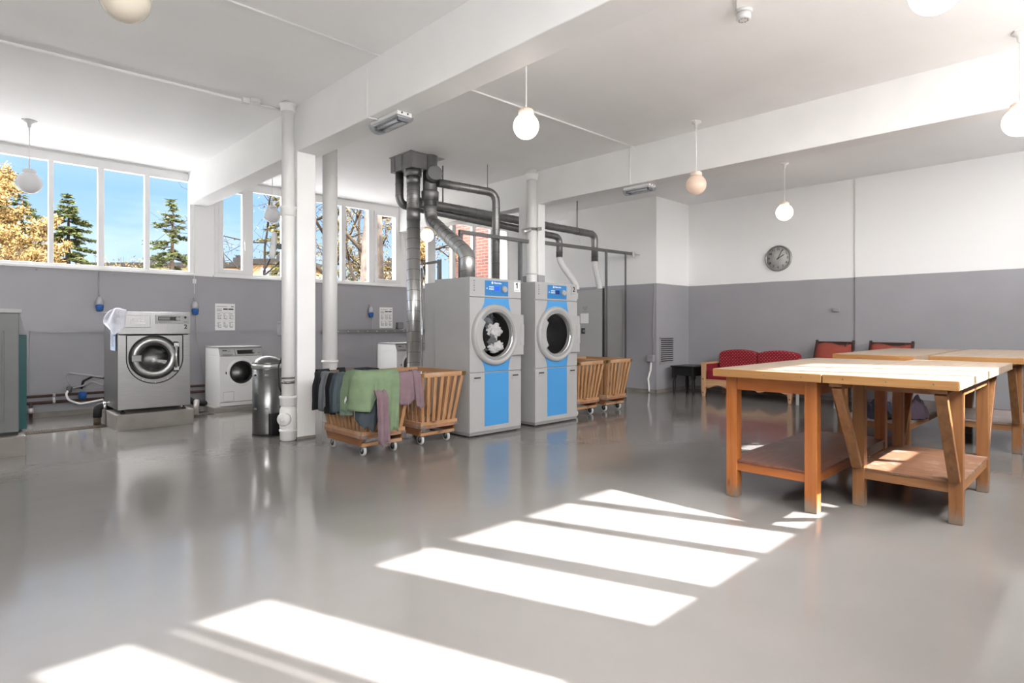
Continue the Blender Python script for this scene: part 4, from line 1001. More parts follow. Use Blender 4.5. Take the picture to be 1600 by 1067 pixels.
# ------------------------------------------------------------------ small white washers
def white_washer(label, x0, yf, z0, door_open):
    t = thing('washing_machine', label, 'washing machine', (x0 + .3, yf + .3, z0), 'front loading washers')
    x1 = x0 + .59; zt = z0 + .835; cx, cz = x0 + .295, z0 + .47
    bm = B(); holed_panel(bm, x0, x1, z0 + .06, zt - .135, cx, cz, .155, yf, yf + .02)
    box(bm, x0, x0 + .02, yf + .02, yf + .62, z0, zt - .135); box(bm, x1 - .02, x1, yf + .02, yf + .62, z0, zt - .135); box(bm, x0, x1, yf + .6, yf + .62, z0, zt - .02)
    for xa, xb in ((x0, x0 + .02), (x1 - .02, x1)): prism(bm, [(xa, yf, zt - .135), (xa, yf + .62, zt - .135), (xa, yf + .62, zt - .02), (xa, yf + .05, zt - .02)], (xb - xa, 0, 0))
    box(bm, x0 + .02, x1 - .02, yf + .02, yf + .6, z0, z0 + .02)
    obj('body', bm, 'white_enamel', t, bevel=.004)
    boxo('kick_panel', 'white_enamel', t, x0 + .005, x1 - .005, yf - .003, yf + .02, z0 + .004, z0 + .054, bevel=.003)
    bm = B(); prism(bm, [(x0 + .003, yf - .004, zt - .13), (x0 + .003, yf + .05, zt - .02), (x0 + .003, yf + .08, zt - .02), (x0 + .003, yf + .03, zt - .13)], (.584, 0, 0)); cp = obj('control_panel', bm, 'grey_metal', t, bevel=.003)
    bm = B(); box(bm, x0 - .004, x1 + .004, yf + .035, yf + .622, zt - .02, zt); obj('top', bm, 'grey_dark', t, bevel=.004)
    def on(f, zz, out): return yf - .004 + (zz - (zt - .13)) * .054 / .11 - out
    def pp(nm, m, xa, xb, za, zb):
        bm = B(); a, b = on(0, za, .005), on(0, zb, .005); prism(bm, [(xa, a, za), (xa, b, zb), (xa, b + .006, zb), (xa, a + .006, za)], (xb - xa, 0, 0)); return obj(nm, bm, m, cp)
    pp('display', 'black', x0 + .245, x0 + .47, zt - .105, zt - .05)
    pp('drawer_seam', 'ink_grey', x0 + .212, x0 + .216, zt - .128, zt - .022)
    pp('drawer_grip', 'ink_grey', x0 + .045, x0 + .18, zt - .118, zt - .104)
    pp('brand_mark', 'ink', x0 + .05, x0 + .11, zt - .06, zt - .047); pp('brand_mark', 'ink_grey', x0 + .12, x0 + .15, zt - .07, zt - .06)
    latheo('knob', 'grey_plastic_l', cp, [(.024, 0), (.024, .02), (.02, .024)], (x0 + .475, on(0, zt - .078, .004), zt - .078), (0, -1, .45), 20)
    pp('button', 'ink_grey', x0 + .53, x0 + .56, zt - .10, zt - .085)
    bm = B(); lathe(bm, [(.157, -.01), (.160, .010), (.178, .010), (.200, .001)], (cx, yf, cz), (0, -1, 0), 44, caps=False); obj('door_surround', bm, 'white_enamel', t)
    bm = B(); lathe(bm, [(.135, -.02), (.145, .012), (.162, .010), (.164, -.02)], (cx, yf, cz), (0, -1, 0), 44, caps=False); obj('door_seal', bm, 'rubber', t)
    bm = B(); lathe(bm, [(.15, .0), (.17, .04), (.19, .06), (.19, .34), (.001, .35)], (cx, yf + .02, cz), (0, 1, 0), 32, caps=False); dm = obj('drum', bm, 'drum', t)
    for k in range(3):
        a = k * 2.09 + .9; bm = B(); bar(bm, (cx + .165 * math.cos(a), yf + .08, cz + .165 * math.sin(a)), (cx + .165 * math.cos(a), yf + .36, cz + .165 * math.sin(a)), .035, .05, (math.cos(a), 0, math.sin(a))); obj('drum_rib', bm, 'chrome', dm)
    boxo('filter_flap', 'white_enamel', t, x0 + .05, x0 + .19, yf - .003, yf, z0 + .075, z0 + .20, bevel=.002)
    bm = B()
    for d in ((.046, .05, .071, .204), (.19, .194, .071, .204), (.046, .194, .071, .075), (.046, .194, .20, .204)): box(bm, x0 + d[0], x0 + d[1], yf - .001, yf + .001, z0 + d[2], z0 + d[3])
    obj('flap_seam', bm, 'ink_grey', t)
    boxo('latch', 'black', t, cx - .215, cx - .20, yf - .004, yf, cz - .02, cz + .015)
    if door_open:   # door swung open to the right, edge on to the room
        ax = V((.28, 1, 0)).normalized(); c = V((x1 + .12, yf - .05, cz))
        bm = B(); lathe(bm, [(.125, 0), (.150, .012), (.172, .012), (.186, -.010), (.165, -.030), (.125, -.02), (.125, 0)], c, -ax, 40, caps=False); d_ = obj('door', bm, 'galv_dark', t)
        bm = B(); lathe(bm, [(.126, 0), (.11, .05), (.06, .085), (.001, .09)], c, -ax, 36, caps=False); obj('porthole_glass', bm, 'dark_glass', d_)
        bm = B(); lathe(bm, [(.128, .004), (.14, .016), (.150, .012)], c, -ax, 36, caps=False); obj('inner_seal', bm, 'rubber', d_)
        bm = B(); box(bm, x1 - .10, x1 - .05, yf - .03, yf, cz - .04, cz + .04); obj('hinge', bm, 'galv_dark', d_)
    else:
        bm = B(); lathe(bm, [(.105, .03), (.125, .045), (.155, .035), (.165, .01)], (cx, yf, cz), (0, -1, 0), 40, caps=False); d_ = obj('door', bm, 'black', t)
        bm = B(); lathe(bm, [(.107, .03), (.07, .015), (.001, .005)], (cx, yf, cz), (0, -1, 0), 40, caps=False); obj('porthole_glass', bm, 'dark_glass', d_)
    return t
white_washer('small white front loading washer with its round door swung open', 2.825, 8.73, .078, True)
white_washer('white washer half hidden behind the tall bright duct', 5.575, 8.5, .078, False)

# ------------------------------------------------------------------ steel bin beside the left column
BX, BY = 2.655, 6.63
t = thing('waste_bin', 'round brushed steel waste bin with dome lid beside the left column', 'bin', (BX, BY, 0))
latheo('body', 'bin_steel', t, [(.155, .0), (.16, .015), (.16, .735), (.15, .74)], (BX, BY, 0), seg=36)
latheo('base_ring', 'black', t, [(.163, 0), (.163, .02), (.158, .022)], (BX, BY, 0), seg=36)
latheo('rim_ring', 'galv', t, [(.158, .735), (.172, .742), (.174, .775), (.166, .785)], (BX, BY, 0), seg=36)
latheo('lid', 'bin_steel', t, [(.164, .782), (.160, .80), (.13, .835), (.08, .862), (.03, .872), (.001, .873)], (BX, BY, 0), seg=36)
for z in (.30, .665):
    for a in (3.45, 4.25): 
        bm = B(); p = V((BX + .161 * math.cos(a), BY + .161 * math.sin(a), z)); bar(bm, p - V((-math.sin(a), math.cos(a), 0)) * .018, p + V((-math.sin(a), math.cos(a), 0)) * .018, .004, .022); obj('label_plate', bm, 'chrome', t)
boxo('pedal_housing', 'black', t, BX - .055, BX + .06, BY - .215, BY - .15, .02, .25, bevel=.008)
# ------------------------------------------------------------------ tumble dryers
def make_dryer():
    t = thing('tumble_dryer', 'tall grey tumble dryer numbered 1 with blue panels, laundry behind its round door', 'tumble dryer', (4.48, 5.25, 0), 'tumble dryers')
    x0, x1, yf, H = 4.09, 4.87, 4.84, 1.735
    cx, cz = 4.452, 1.108
    bm = B()
    for d in ((x0, x0 + .02, yf + .02, 5.46, .05, H), (x1 - .02, x1, yf + .02, 5.46, .05, H), (x0 + .02, x1 - .02, yf + .02, 5.46, H - .02, H), (x0 + .02, x1 - .02, 5.44, 5.46, .05, H - .02), (x0 + .02, x1 - .02, yf + .02, 5.44, .05, .07)): box(bm, *d)
    obj('body', bm, 'grey_metal', t, bevel=.005)
    boxo('rear_housing', 'grey_metal', t, x0 + .015, x1 - .015, 5.462, 5.67, .05, H - .03, bevel=.005)
    boxo('plinth_strip', 'grey_plastic', t, x0 + .002, x1 - .002, yf + .006, 5.6, .018, .05)
    boxo('foot_recess', 'black', t, x0 + .03, x1 - .03, yf + .04, 5.6, 0, .018)
    boxo('seam_backing', 'ink_grey', t, x0 + .02, x1 - .02, yf + .012, yf + .02, .66, .74); boxo('seam_backing', 'ink_grey', t, x0 + .02, x1 - .02, yf + .012, yf + .02, 1.50, 1.55)
    up = boxo('control_panel', 'grey_metal', t, x0, x1, yf, yf + .02, 1.523, H, bevel=.004)
    bm = B(); holed_panel(bm, x0, x1, .702, 1.516, cx, cz, .275, yf, yf + .02); obj('front_panel', bm, 'grey_metal', t, bevel=.003)
    lp = boxo('lower_panel', 'grey_metal', t, x0, x1, yf, yf + .02, .052, .695, bevel=.004)
    e_ = .003
    tr = boxo('blue_trim', 'blue', t, 4.304, 4.667, yf - e_, yf, .105, .690)
    bm = B(); prism(bm, [(4.304, yf - e_, 1.513), (4.667, yf - e_, 1.513), (4.671, yf - e_, 1.46), (4.684, yf - e_, 1.41), (4.70, yf - e_, 1.37), (4.60, yf - e_, 1.36), (4.30, yf - e_, 1.36), (4.238, yf - e_, 1.37), (4.272, yf - e_, 1.41), (4.298, yf - e_, 1.46)], (0, e_, 0)); obj('blue_trim', bm, 'blue', t)
    bm = B(); prism(bm, [(4.304, yf - e_, .705), (4.667, yf - e_, .705), (4.671, yf - e_, .755), (4.684, yf - e_, .81), (4.70, yf - e_, .85), (4.60, yf - e_, .86), (4.30, yf - e_, .86), (4.238, yf - e_, .85), (4.272, yf - e_, .81), (4.298, yf - e_, .755)], (0, e_, 0)); obj('blue_trim', bm, 'blue', t)
    cpn = boxo('display_panel', 'blue_d', up, 4.306, 4.660, yf - .004, yf, 1.540, 1.708, bevel=.002)
    for p_ in (('screen', 'display_blue', 4.452, 4.522, 1.598, 1.645),): s_ = boxo(p_[0], p_[1], up, p_[2], p_[3], yf - .006, yf - .003, p_[4], p_[5])
    for r_ in range(2):
        for k in range(3): boxo('button', 'button', up, 4.368 + k * .024, 4.386 + k * .024, yf - .006, yf - .003, 1.606 + r_ * .024, 1.622 + r_ * .024)
    boxo('start_button', 'ink_white', up, 4.328, 4.340, yf - .006, yf - .003, 1.612, 1.626)
    bm = B(); lathe(bm, [(.038, 0), (.038, .012), (.030, .028), (.026, .030)], (4.592, yf - .004, 1.617), (0, -1, 0), 28); obj('dial', bm, 'grey_plastic_l', up)
    writing('brand_lettering', 'Electrolux', .027, (4.497, yf - .005, 1.684), '-y', 'ink_white', up, depth=.001, bold=.0006)
    bm = B(); ringsolid(bm, (4.415, yf - .004, 1.684), (0, -1, 0), .009, .014, .002, 18); box(bm, 4.411, 4.419, yf - .006, yf - .004, 1.674, 1.694); obj('emblem', bm, 'ink_white', up)
    for k in range(5):
        bm = B(); z = 1.695 - k * .026; bar(bm, (4.145, yf - .001, z), (4.163, yf - .001, z), .004, .008 if k % 2 else .014); obj('icon', bm, 'ink_grey', up)
    # door
    bm = B(); lathe(bm, [(.34, 0), (.338, .030), (.322, .048), (.300, .052), (.275, .030), (.252, .022), (.245, .0), (.245, -.02)], (cx, yf, cz), (0, -1, 0), 64, caps=False); door = obj('door', bm, 'grey_plastic_l', t)
    bm = B(); lathe(bm, [(.285, .036), (.262, .030), (.256, .034), (.246, .014), (.246, -.01)], (cx, yf - .002, cz), (0, -1, 0), 64, caps=False); obj('inner_ring', bm, 'grey_plastic', door)
    bm = B(); lathe(bm, [(.258, .026), (.252, .030), (.247, .020)], (cx, yf - .004, cz), (0, -1, 0), 64, caps=False); obj('bright_ring', bm, 'chrome', door)
    bm = B(); prism(bm, [(4.70, yf - .042, 1.336), (x1 + .004, yf - .042, 1.336), (x1 + .004, yf - .042, .872), (4.70, yf - .042, .872), (4.665, yf - .042, .855), (4.735, yf - .042, .96), (4.752, yf - .042, 1.108), (4.735, yf - .042, 1.25), (4.665, yf - .042, 1.36)], (0, .042, 0)); obj('hinge_plate', bm, 'grey_plastic_l', door, bevel=.005)
    boxo('hinge', 'grey_metal', door, 4.815, x1 + .007, yf - .047, yf - .02, .985, 1.225, bevel=.003)
    boxo('hinge_shadow_gap', 'black', door, x1 + .004, x1 + .012, yf - .035, yf + .02, .99, 1.22)
    A = [math.radians(a) for a in range(142, 219, 4)]
    bm = B(); poly = [(cx + .318 * math.cos(a), yf - .056, cz + .318 * math.sin(a)) for a in A] + [(cx + .222 * math.cos(a), yf - .056, cz + .222 * math.sin(a)) for a in A[::-1]]
    prism(bm, poly, (0, .03, 0)); obj('handle', bm, 'grey_plastic_l', door, bevel=.008)
    bm = B(); lathe(bm, [(.247, .010), (.16, .018), (.08, .023), (.001, .024)], (cx, yf, cz), (0, -1, 0), 48, caps=False); gl = obj('porthole_glass', bm, 'clear_glass', door)
    bm = B(); lathe(bm, [(.272, 0), (.30, .05), (.30, .42), (.001, .43)], (cx, yf + .02, cz), (0, 1, 0), 40, caps=False); obj('drum', bm, 'drum_dark', t)
    for xx in (4.196, 4.775):
        h = boxo('grip', 'grey_plastic_l', lp, xx - .055, xx + .055, yf - .004, yf, .598, .655, bevel=.003)
        boxo('grip_slot', 'black', lp, xx - .045, xx + .045, yf - .006, yf - .003, .634, .648)
    return t
dry1 = make_dryer()
dry2 = dup(dry1, (5.50, 5.25, 0), 'tall grey tumble dryer numbered 2 with blue panels and an empty dark door')
for c in dry2.children:
    if c.name.startswith('control_panel'):
        for g in c.children:
            if g.name.startswith('screen'):
                g.data = g.data.copy(); g.data.materials[0] = M['display_dim']
def numplate(dryer, n, m):
    p = dryer.location - V((4.48, 5.25, 0))
    pl = boxo('number_plate', m, dryer, 4.752 + p.x, 4.848 + p.x, 4.835, 4.840, 1.60, 1.71)
    writing('number', n, .088, (4.80 + p.x, 4.8335, 1.668), '-y', 'ink', pl, depth=.002, bold=.0015)
    if n == '1':
        bm = B(); bar(bm, (4.797 + p.x, 4.833, 1.697), (4.780 + p.x, 4.833, 1.682), .004, .011, (1, 0, -1)); obj('number', bm, 'ink', pl)
    boxo('print_line', 'ink_grey', pl, 4.765 + p.x, 4.835 + p.x, 4.834, 4.8355, 1.611, 1.615)
numplate(dry1, '1', 'paper'); numplate(dry2, '2', 'grey_metal')

# laundry in the first dryer: crumpled garments
def crumple(name, label, cat, c, r, m, seed, squash=(1, .6, 1), group=None, sub=5, amp=.55):
    bm = B(); bmesh.ops.create_icosphere(bm, subdivisions=sub, radius=1)
    for v in bm.verts:
        n = v.co.copy(); k = 1 + amp * noise.noise(n * 1.5 + V((seed, 0, 0))) + .34 * noise.noise(n * 3.2 + V((0, seed, 0))) - .30 * abs(noise.noise(n * 5 + V((0, 0, seed)))) - .12 * abs(noise.noise(n * 11 + V((seed, 0, seed))))
        v.co = V((n.x * squash[0], n.y * squash[1], n.z * squash[2])) * r * k + V(c)
    return tag(obj(name, bm, m, origin=c, smooth=True), label, cat, group)
G = 'laundry in the first dryer'
crumple('towel', 'mid grey towel slumped across the lower middle of the first dryer', 'laundry', (4.45, 4.99, 1.02), .11, 'grey_cloth', 31, (1.5, .5, .7), G)
crumple('towel', 'dark garment against the upper right of the first dryer', 'laundry', (4.58, 5.05, 1.24), .10, 'black_cloth', 37, (.9, .5, 1.0), G)
crumple('shirt', 'white crumpled shirt in the first dryer, right of centre', 'laundry', (4.54, 4.96, 1.15), .085, 'white_cloth', 2, (1.3, .5, 1.1), G)
crumple('shirt', 'white crumpled shirt at the bottom right of the first dryer', 'laundry', (4.57, 4.95, .97), .080, 'white_cloth', 5, (1.4, .6, .75), G)
crumple('shirt', 'pale garment pointing down at the bottom of the first dryer', 'laundry', (4.44, 4.985, .985), .058, 'white_cloth', 9, (.9, .5, 1.1), G)
crumple('trousers', 'dark garment filling the left of the first dryer', 'laundry', (4.36, 4.97, 1.08), .12, 'black_cloth', 11, (1, .5, 1.3), G)
crumple('jumper', 'grey garment at the top of the first dryer', 'laundry', (4.46, 5.0, 1.22), .10, 'grey_cloth', 13, (1.2, .5, .8), G)
crumple('jumper', 'grey garment across the middle of the first dryer', 'laundry', (4.50, 4.985, 1.06), .10, 'grey_cloth', 17, (1.1, .5, .9), G)
crumple('trousers', 'black garment at the bottom centre of the first dryer', 'laundry', (4.47, 5.09, .93), .11, 'black_cloth', 19, (1.4, .6, .6), G)
crumple('shirt', 'light grey patterned garment at the bottom left of the first dryer', 'laundry', (4.33, 4.985, .945), .055, 'grey_cloth', 23, (1.0, .5, 1), G)

# ------------------------------------------------------------------ drying cabinet
t = thing('drying_cabinet', 'tall grey drying cabinet with a white 2 label behind the second dryer', 'cabinet', (8.54, 6.6, 0))
boxo('body', 'grey_dark', t, 8.285, 8.83, 6.20, 7.0, .06, 1.86, bevel=.005)
boxo('door', 'cab_grey', t, 8.255, 8.283, 6.225, 6.985, .10, 1.85, bevel=.005)
boxo('hinge_strip', 'black', t, 8.262, 8.288, 6.198, 6.222, .10, 1.862)
for x in (8.33, 8.78):
    for y in (6.26, 6.94): latheo('foot', 'black', t, [(.025, 0), (.025, .06)], (x, y, 0), seg=12)
h = boxo('handle', 'black', t, 8.246, 8.256, 6.60, 6.68, 1.07, 1.17, bevel=.003)
boxo('handle_inset', 'grey_dark', t, 8.242, 8.248, 6.60, 6.645, 1.095, 1.145)
bm = B(); bar(bm, (8.254, 6.60, 1.49), (8.254, 6.56, 1.53), .004, .012); bar(bm, (8.254, 6.64, 1.53), (8.254, 6.60, 1.49), .004, .012); box(bm, 8.252, 8.256, 6.55, 6.65, 1.46, 1.468); box(bm, 8.252, 8.256, 6.54, 6.66, 1.535, 1.545); obj('emblem', bm, 'ink_grey', t)
tag(boxo('paper_sheet', 'paper', None, 8.249, 8.2545, 6.52, 6.70, 1.255, 1.43, origin=(8.25, 6.6, 1.25)), 'white paper sheet taped to the drying cabinet door', 'paper')
pl = boxo('number_plate', 'paper', t, 8.249, 8.2545, 6.76, 6.86, 1.69, 1.80)
writing('number', '2', .085, (8.248, 6.808, 1.752), '-x', 'ink', pl, bold=.001)

# ------------------------------------------------------------------ slatted laundry carts
def make_cart():
    t = thing('laundry_cart', 'wooden slatted laundry cart on castors, draped all round with clothes', 'laundry cart', (0, 0, 0), 'slatted wooden laundry carts')
    hx, hy = .235, .365
    for s in (-1, 1):
        bm = B(); prism(bm, [(s * .215 - .011, -hy + .02, .172), (s * .215 - .011, -hy + .06, .102), (s * .215 - .011, hy - .06, .102), (s * .215 - .011, hy - .02, .172)], (.022, 0, 0)); obj('side_board', bm, 'cart_dark', t)
    for s in (-1, 1):
        bm = B(); box(bm, -hx + .02, hx - .02, s * (hy - .05) - .02, s * (hy - .05) + .02, .098, .128); obj('cross_bar', bm, 'cart_x', t, bevel=.003)
    bm = B(); box(bm, -hx, hx, -hy, hy, .172, .205); obj('base_board', bm, 'cart_base', t, bevel=.003)
    bm = B()
    for s in (-1, 1): box(bm, -hx + .002, hx - .002, s * (hy - .016) - .012, s * (hy - .016) + .012, .205, .238); box(bm, s * (hx - .013) - .011, s * (hx - .013) + .011, -hy + .03, hy - .03, .205, .238)
    obj('base_frame', bm, 'cart_x', t, bevel=.002)
    bx, by, tx, ty, zb, zt = .205, .335, .278, .413, .215, .715
    for s in (-1, 1):
        bm = B(); n = 7
        for k in range(n):
            w = -1 + 2 * k / (n - 1); w *= .93
            bar(bm, (w * bx, s * by, zb), (w * tx, s * ty, zt), .036, .014, (0, s, .2))
        obj('end_slats', bm, 'slat', t)
        bm = B(); n = 10
        for k in range(n):
            w = -1 + 2 * k / (n - 1); w *= .94
            bar(bm, (s * bx, w * by, zb), (s * tx, w * ty, zt), .036, .014, (s, 0, .2))
        obj('side_slats', bm, 'slat', t)
    for s in (-1, 1):
        boxo('rim_rail', 'cart_x', t, -.29, .29, s * .416 - .011, s * .416 + .011, .69, .738, bevel=.003)
        boxo('rim_rail', 'cart_y', t, s * .28 - .011, s * .28 + .011, -.405, .405, .69, .738, bevel=.003)
    for sx in (-1, 1):
        for sy in (-1, 1):
            bm = B(); box(bm, sx * .2905 - .0015, sx * .2905 + .0015, sy * .428 - (.05 if sy > 0 else 0), sy * .428 + (.05 if sy < 0 else 0), .695, .735); box(bm, min(sx * .292, sx * .24), max(sx * .292, sx * .24), sy * .4285 - .0015, sy * .4285 + .0015, .695, .735); obj('corner_bracket', bm, 'brass', t)
            bm = B(); box(bm, min(sx * .237, sx * .18), max(sx * .237, sx * .18), sy * .3665 - .0015, sy * .3665 + .0015, .178, .200); obj('base_bracket', bm, 'galv', t)
            x, y = sx * .165, sy * .285
            bm = B(); box(bm, x - .035, x + .035, y - .035, y + .035, .094, .099); lathe(bm, [(.018, .078), (.018, .094)], (x, y, 0), seg=12)
            for q_ in (-.016, .016): prism(bm, [(x + q_ - .0015, y - .018, .088), (x + q_ - .0015, y + .018, .088), (x + q_ - .0015, y + .034, .05), (x + q_ - .0015, y + .012, .04)], (.003, 0, 0))
            ca = obj('caster', bm, 'chrome', t)
            bm = B(); lathe(bm, [(.030, -.012), (.047, -.012), (.050, -.006), (.050, .006), (.047, .012), (.030, .012)], (x, y + .022, .05), (1, 0, 0), 24); obj('wheel', bm, 'ring_white', ca)
            bm = B(); lathe(bm, [(.008, -.015), (.033, -.0135), (.033, .0135), (.008, .015)], (x, y + .022, .05), (1, 0, 0), 20); obj('wheel_hub', bm, 'rubber', ca)
    return t
M['ring_white'] = mat('pale_grey_tyre', (.55, .55, .55), .5)
C1, C2, C3, C4 = V((2.995, 5.14, 0)), V((3.685, 5.20, 0)), V((6.25, 5.30, 0)), V((6.93, 5.33, 0))
cart = make_cart()
cart.location = C1
dup(cart, C2, 'empty wooden slatted laundry cart between the draped cart and the first dryer')
dup(cart, C3, 'wooden slatted laundry cart half hidden right behind the second dryer')
dup(cart, C4, 'wooden slatted laundry cart farthest right, in front of the drying cabinet')

# ------------------------------------------------------------------ clothes over the first cart
RZ = .738
def rim_path(s):
    """distance s along the rim: left side (back to front), then the front; returns point, outward normal"""
    rc = .03; L1 = .84 - rc; arc = rc * PI / 2
    x0, y0 = C1.x - .29, C1.y - .427
    if s < L1: return V((x0, C1.y + .413 - s, 0)), V((-1, 0, 0))
    if s < L1 + arc:
        a = PI + (s - L1) / rc; c = V((x0 + rc, y0 + rc, 0)); n = V((math.cos(a), math.sin(a), 0)); return c + n * rc, n
    return V((x0 + rc + s - L1 - arc, y0, 0)), V((0, -1, 0))
def back_path(s):
    """along the back rim left to right, then the right side towards the front"""
    x0, x1, y1 = C1.x - .29, C1.x + .29, C1.y + .427; rc = .03; L1 = .58 - rc; arc = rc * PI / 2
    if s < L1: return V((x0 + s, y1, 0)), V((0, 1, 0))
    if s < L1 + arc:
        a = PI / 2 - (s - L1) / rc; c = V((x1 - rc, y1 - rc, 0)); n = V((math.cos(a), math.sin(a), 0)); return c + n * rc, n
    return V((x1, y1 - rc - (s - L1 - arc), 0)), V((1, 0, 0))
def drape(name, label, s0, s1, Lf, m, lay=0, Lin=.14, amp=.012, freq=60, ph=0, path=rim_path, shift=None, ns=None, top=0, layf=None):
    bm = B(); ns = ns or max(8, int((s1 - s0) / .011)); nt_ = 22; rows = []
    off = .010 + lay * .011
    for i in range(ns + 1):
        w = i / ns; s = s0 + (s1 - s0) * w; L = Lf(w) if callable(Lf) else Lf; row = []
        for j in range(nt_ + 1):
            q_ = -1 + 2 * j / nt_ if False else j / nt_
            if q_ < .22: d, side = (0.22 - q_) / .22 * Lin, -1
            elif q_ < .36: d, side = 0, (q_ - .22) / .14
            else: d, side = (q_ - .36) / .64 * L, 2
            sh = (shift(w, max(0, d)) if (shift and side == 2) else 0)
            p, n = path(s + sh)
            if layf: off = .010 + .011 * layf(max(0, d)) if side == 2 else .010 + .011 * lay
            f = amp * math.sin(freq * s + ph + d * 3) * min(1, d / .12) + .35 * amp * math.sin(freq * 2.3 * s + ph * 2 + d * 9) * min(1, d / .1)
            if side == -1: pos = p - n * (.024 + off + f * .5) + V((0, 0, RZ - d + .0))
            elif side == 2: pos = p + n * (off + f + amp * min(1, d / .12)) + V((0, 0, RZ - d))
            else:
                a = PI * (1 - side); hw = .012 + off; pos = p - n * .012 + n * (hw * math.cos(a)) + V((0, 0, RZ + (.006 + off) * math.sin(a) + top * math.sin(a)))
            row.append(pos)
        rows.append(row)
    patch(bm, rows)
    c = rows[len(rows) // 2][nt_ // 3]
    return tag(obj(name, bm, m, origin=c, solid=.005, smooth=True), label, 'clothing', 'clothes draped over the first cart')
drape('trousers', 'black garment hanging at the far left end of the draped cart', -.02, .14, lambda w: .37 - .03 * w, 'black_cloth', 0, amp=.018, freq=62)
drape('shirt', 'mid grey garment hanging second from the left on the draped cart', .13, .28, lambda w: .30 + .06 * math.sin(w * PI), 'grey_cloth', 1, amp=.020, freq=70, ph=1)
drape('trousers', 'black garment hanging third from the left on the draped cart', .25, .40, lambda w: .37, 'black_cloth', 0, amp=.017, freq=66, ph=2)
drape('shirt', 'dark slate garment hanging fourth from the left on the draped cart', .38, .50, lambda w: .345, 'slate_cloth', 1, amp=.020, freq=70, ph=.6)
M['slate_light'] = knit('blue_grey_cotton', (0.085, 0.115, 0.13), scale=200)
drape('shirt', 'blue grey garment hanging fifth from the left on the draped cart', .47, .60, lambda w: .33 + .02 * math.sin(w * 5), 'slate_light', 2, amp=.018, freq=64, ph=2.2)
pg = drape('shirt', 'pale green garment with a white care label beside the sage green jumper', .56, .80, lambda w: .36 - .03 * w, 'pale_green', 2, amp=.018, freq=60, ph=1.3)
drape('trousers', 'slate garment peeping out below the sage green jumper', .80, 1.00, lambda w: .34 + (.42 * w if w < .3 else .126 - .03 * math.sin((w - .3) * 12) - .10 * max(0, w - .6)), 'slate_cloth', 1, amp=.010, freq=60, ph=.3)
def Lgreen(w):
    # body hem, curved neckline, long sleeve
    if w < .42: return .292 + .012 * math.sin(w * 18)
    if w < .69: return .292 - .185 * math.sin((w - .42) / .27 * PI / 2) ** 1.4
    if w < .72: return .107 + (w - .69) / .03 * .395
    return .50 + .015 * math.sin((w - .66) * 20)
drape('jumper', 'sage green knitted jumper with one sleeve hanging long over the cart front', .66, 1.20, Lgreen, 'green_knit', 5, amp=.013, freq=30, ph=.9, shift=lambda w, d: ((.86 - w) * .54 * .9 * max(0, d - .08) * min(1, max(0, (w - .69) / .03)) - .03 * d * (w < .3)), ns=130)
# mauve cardigan: hanging scarf end, body and sleeve
drape('scarf', 'narrow mauve scarf hanging beneath the sage green jumper on the cart front', .93, 1.055, lambda w: .60 - .02 * math.cos(w * 9), 'mauve', 2, layf=lambda d: 2 + 6.5 * min(1, max(0, d - .08) / .09), amp=.012, freq=110, ph=.4, shift=lambda w, d: .05 * max(0, d - .2), ns=30)
drape('cardigan', 'mauve cardigan body hanging right of the sage green jumper', 1.16, 1.395, lambda w: .245 + .03 * math.sin(w * PI) - .05 * max(0, w - .75), 'mauve', 2, amp=.010, freq=42, ph=2.2)
drape('cardigan', 'mauve sleeve drooping from the right front corner of the draped cart', 1.37, 1.455, lambda w: .33 - .05 * abs(w - .6), 'mauve', 3, amp=.010, freq=95, ph=.2, shift=lambda w, d: .10 * d, ns=18)
drape('trousers', 'black garment over the back left of the draped cart rim', .0, .13, .22, 'black_cloth', 1, path=back_path, amp=.01, top=.012)
drape('shirt', 'taupe garment over the middle of the draped cart back rim', .12, .24, .22, 'taupe_cloth', 0, path=back_path, amp=.01, top=.006)
drape('trousers', 'small black garment bunched on the back rim of the draped cart', .23, .30, .22, 'black_cloth', 1, path=back_path, amp=.008, top=.018)
drape('jumper', 'ribbed taupe garment on the back rim of the draped cart', .29, .40, .24, 'taupe_cloth', 1, path=back_path, amp=.012, freq=170, top=.012)
drape('trousers', 'ribbed dark navy garment along the back right rim of the draped cart', .39, .78, .20, 'navy_cloth', 1, path=back_path, amp=.010, freq=130, top=.006)
# care labels
q0, n0 = rim_path(.70)
bm = B(); a = q0 + n0 * .075 + V((0, 0, RZ - .22)); bar(bm, a, a + V((-.012, -.055, .045)), .003, .035, (0, 0, 1)); o = obj('care_label', bm, 'paper', pg); o['label'] = 'white care label'

